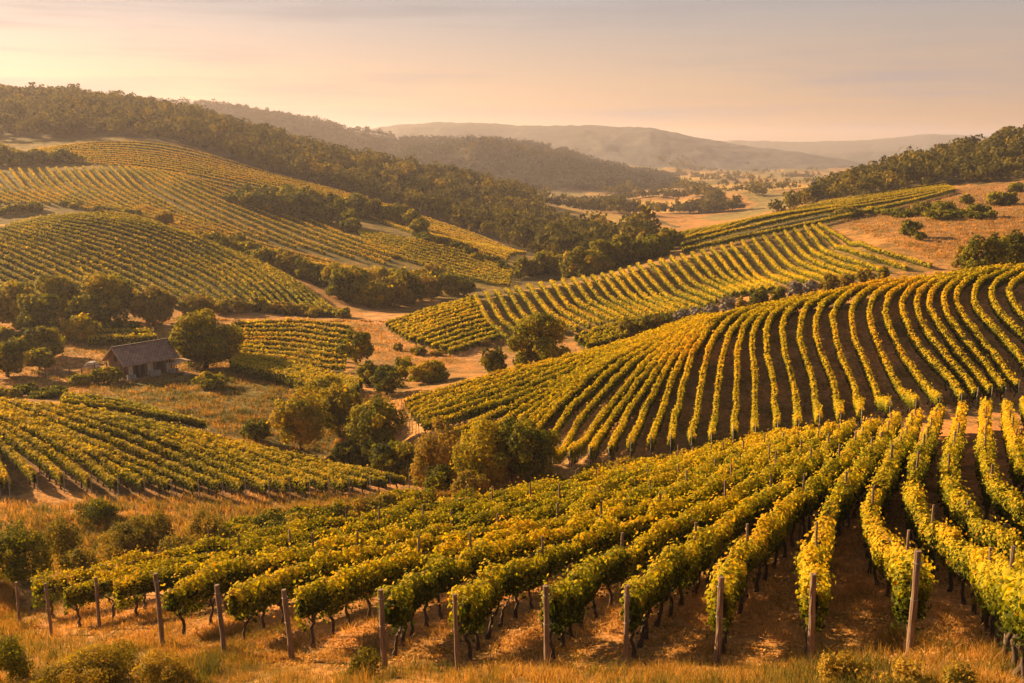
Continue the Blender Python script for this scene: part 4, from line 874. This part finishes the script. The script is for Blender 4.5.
# ---------------------------------------------------------------- dry grass
def img_pts(poly, n_, seed):
    rg = np.random.default_rng(seed); p_ = np.array(poly, float); x = rg.uniform(p_[:, 0].min(), p_[:, 0].max(), n_); y = rg.uniform(p_[:, 1].min(), p_[:, 1].max(), n_)
    k = in_poly(x, y, poly); return x[k], y[k]
def grass(name, poly, n_, seed, h, w, y0, y1, t0=.5, mat='grass', patch=.6, tuft=5, lean=.35, soft=3, var=.9):
    x, y = img_pts(poly, n_, seed); rg = np.random.default_rng(seed + 1); y = y - np.abs(rg.normal(size=len(y))) * soft; P = pick(x, y, y0, y1)
    cl = vnoise(P[:, 0] * .9, P[:, 1] * .9, 15) * .6 + vnoise(P[:, 0] * 3.1, P[:, 1] * 3.1, 16) * .4; P = P[cl > patch * rg.random(len(P)) * .9]
    cl = vnoise(P[:, 0] * .9, P[:, 1] * .9, 15); P = np.repeat(P, tuft, 0); cl = np.repeat(cl, tuft); m_ = len(P); d = P[:, 1]
    P[:, :2] += rg.normal(size=(m_, 2)) * .07; P[:, 2] = ground(P[:, 0], P[:, 1]) - .02
    hh = h * (.35 + .9 * rg.random(m_)) * (.5 + cl); ww = w * (.6 + .8 * rg.random(m_)) * np.maximum(d * .045, 1) ** .8
    an = rg.random(m_) * 6.283; dx = np.cos(an); dy = np.sin(an); ln = rg.normal(size=(m_, 2)) * lean * hh[:, None]
    b1 = P.copy(); b1[:, 0] += dx * ww; b1[:, 1] += dy * ww; b2 = P.copy(); b2[:, 0] -= dx * ww; b2[:, 1] -= dy * ww
    mid = P + np.c_[ln * .35, hh * .6]; m1 = mid.copy(); m1[:, 0] += dx * ww * .7; m1[:, 1] += dy * ww * .7; m2 = mid.copy(); m2[:, 0] -= dx * ww * .7; m2[:, 1] -= dy * ww * .7
    tp = P + np.c_[ln, hh]
    Vx = np.stack([b2, b1, m1, tp, m2], 1).reshape(-1, 3); b_ = (np.arange(m_) * 5)[:, None]
    F = np.concatenate([np.c_[b_, b_ + 1, b_ + 2, b_ + 4]]); F2 = np.c_[b_ + 4, b_ + 2, b_ + 3, b_ + 3]
    me = bpy.data.meshes.new(name); Fs = np.concatenate([F.ravel(), np.c_[b_ + 4, b_ + 2, b_ + 3].ravel()]).astype(np.int32)
    me.vertices.add(len(Vx)); me.vertices.foreach_set('co', Vx.astype(np.float32).ravel()); me.loops.add(len(Fs)); me.loops.foreach_set('vertex_index', Fs)
    me.polygons.add(2 * m_); me.polygons.foreach_set('loop_start', np.r_[np.arange(m_) * 4, m_ * 4 + np.arange(m_) * 3].astype(np.int32)); me.update(calc_edges=True)
    ti = np.clip(t0 + var * (vnoise(P[:, 0] * .55, P[:, 1] * .55, 19) * .5 + vnoise(P[:, 0] * 1.9, P[:, 1] * 1.9, 29) * .5 - .5) + rg.normal(size=m_) * .14, 0, 1)
    at = me.attributes.new('tint', 'FLOAT', 'POINT'); at.data.foreach_set('value', np.repeat(ti, 5).astype(np.float32)); me.materials.append(M[mat])
    return tag(obj(name, me), kind='stuff')
grass('headland_grass', [(-20,632),(60,642),(160,652),(290,664),(460,674),(720,668),(920,660),(1050,648),(1050,720),(-20,720)], 14000, 31, .19, .0065, 9, 40, .46, patch=1.1, tuft=6, soft=9, lean=.55, var=1.3)
grass('headland_grass', [(-20,585),(15,590),(20,640),(-20,640)], 2500, 32, .3, .008, 30, 60, .6)
grass('row_grass', [(20,600),(400,600),(600,560),(860,480),(1024,470),(1040,660),(720,668),(300,664),(100,640)], 26000, 33, .17, .008, 10, 60, .68, patch=1.0, tuft=6, lean=.9, var=1.2)
grass('bank_grass', [(-20,508),(400,492),(440,482),(560,486),(520,492),(440,505),(300,530),(100,568),(-20,590)], 20000, 34, .42, .009, 42, 74, .48, patch=.8, tuft=4, var=1.2)
grass('track_grass', [(560,478),(640,458),(800,425),(960,398),(1040,395),(1040,404),(860,422),(740,446),(600,476)], 5000, 35, .3, .009, 58, 88, .6, patch=.7, tuft=4)
grass('meadow_grass', [(90,345),(240,345),(350,396),(420,400),(400,440),(340,455),(250,450),(180,418),(60,398),(0,392),(0,340)], 24000, 36, .35, .009, 94, 160, .35, patch=.7, tuft=3)  # low blade tint carries the meadow's shade as well as its green
grass('meadow_grass', [(-10,330),(230,318),(380,318),(440,345),(560,330),(500,350),(440,370),(380,362),(345,325),(235,322),(150,350),(-10,352)], 14000, 37, .35, .009, 110, 170, .6, patch=.7, tuft=3)
grass('slope_grass', [(832,222),(880,205),(950,192),(1030,186),(1030,258),(935,262)], 12000, 38, .4, .011, 170, 400, .6, patch=.6, tuft=3)
grass('green_weeds', [(-20,632),(60,648),(160,660),(220,672),(200,720),(-20,720)], 5000, 51, .36, .008, 14, 40, .22, patch=.9, tuft=6, soft=8, var=.8)
grass('green_weeds', [(-20,520),(100,505),(240,510),(420,492),(430,506),(300,532),(100,570),(-20,586)], 9000, 52, .6, .010, 42, 74, .22, patch=1.0, tuft=5, soft=3, var=.8)
grass('green_weeds', [(780,655),(1040,640),(1040,720),(780,720)], 3000, 53, .28, .007, 10, 30, .25, patch=1.0, tuft=6, soft=10, var=1.0)
grass('green_weeds', [(200,662),(460,676),(800,672),(800,720),(200,720)], 5000, 54, .28, .006, 10, 40, .2, patch=1.1, tuft=7, soft=8, var=1.0)
grass('green_weeds', [(100,345),(240,350),(350,396),(300,420),(250,440),(180,418),(60,398)], 9000, 55, .3, .010, 94, 160, .15, patch=.9, tuft=3)
grass('slope_grass', [(560,440),(600,360),(720,320),(1030,290),(1030,385),(860,412),(640,455)], 30000, 56, .17, .010, 66, 118, .66, patch=.8, tuft=3, lean=.7)
grass('headland_grass', [(15,598),(300,622),(300,668),(160,656),(15,640)], 6000, 57, .2, .007, 20, 60, .5, patch=.9, tuft=6, soft=2, lean=.6)
# fallen leaves under the near rows
x, y = img_pts([(60,600),(400,600),(600,560),(860,480),(1024,470),(1040,665),(720,672),(300,668),(100,645)], 60000, 40); P = pick(x, y, 10, 60); P[:, 2] += .02
k = vnoise(P[:, 0] * 1.3, P[:, 1] * 1.3, 44) > .42; P = P[k]; rg = np.random.default_rng(41)
Vx, F, ti = leaf_quads(P, np.tile([0, 0, 1.4], (len(P), 1)), .09 * (.6 + .8 * rg.random(len(P))), np.clip(.74 + rg.normal(size=len(P)) * .22, .2, 1), False, rg)
tag(obj('fallen_leaves', mesh('fallen_leaves', Vx, F, M['grass'], {'tint': ti})), kind='stuff')
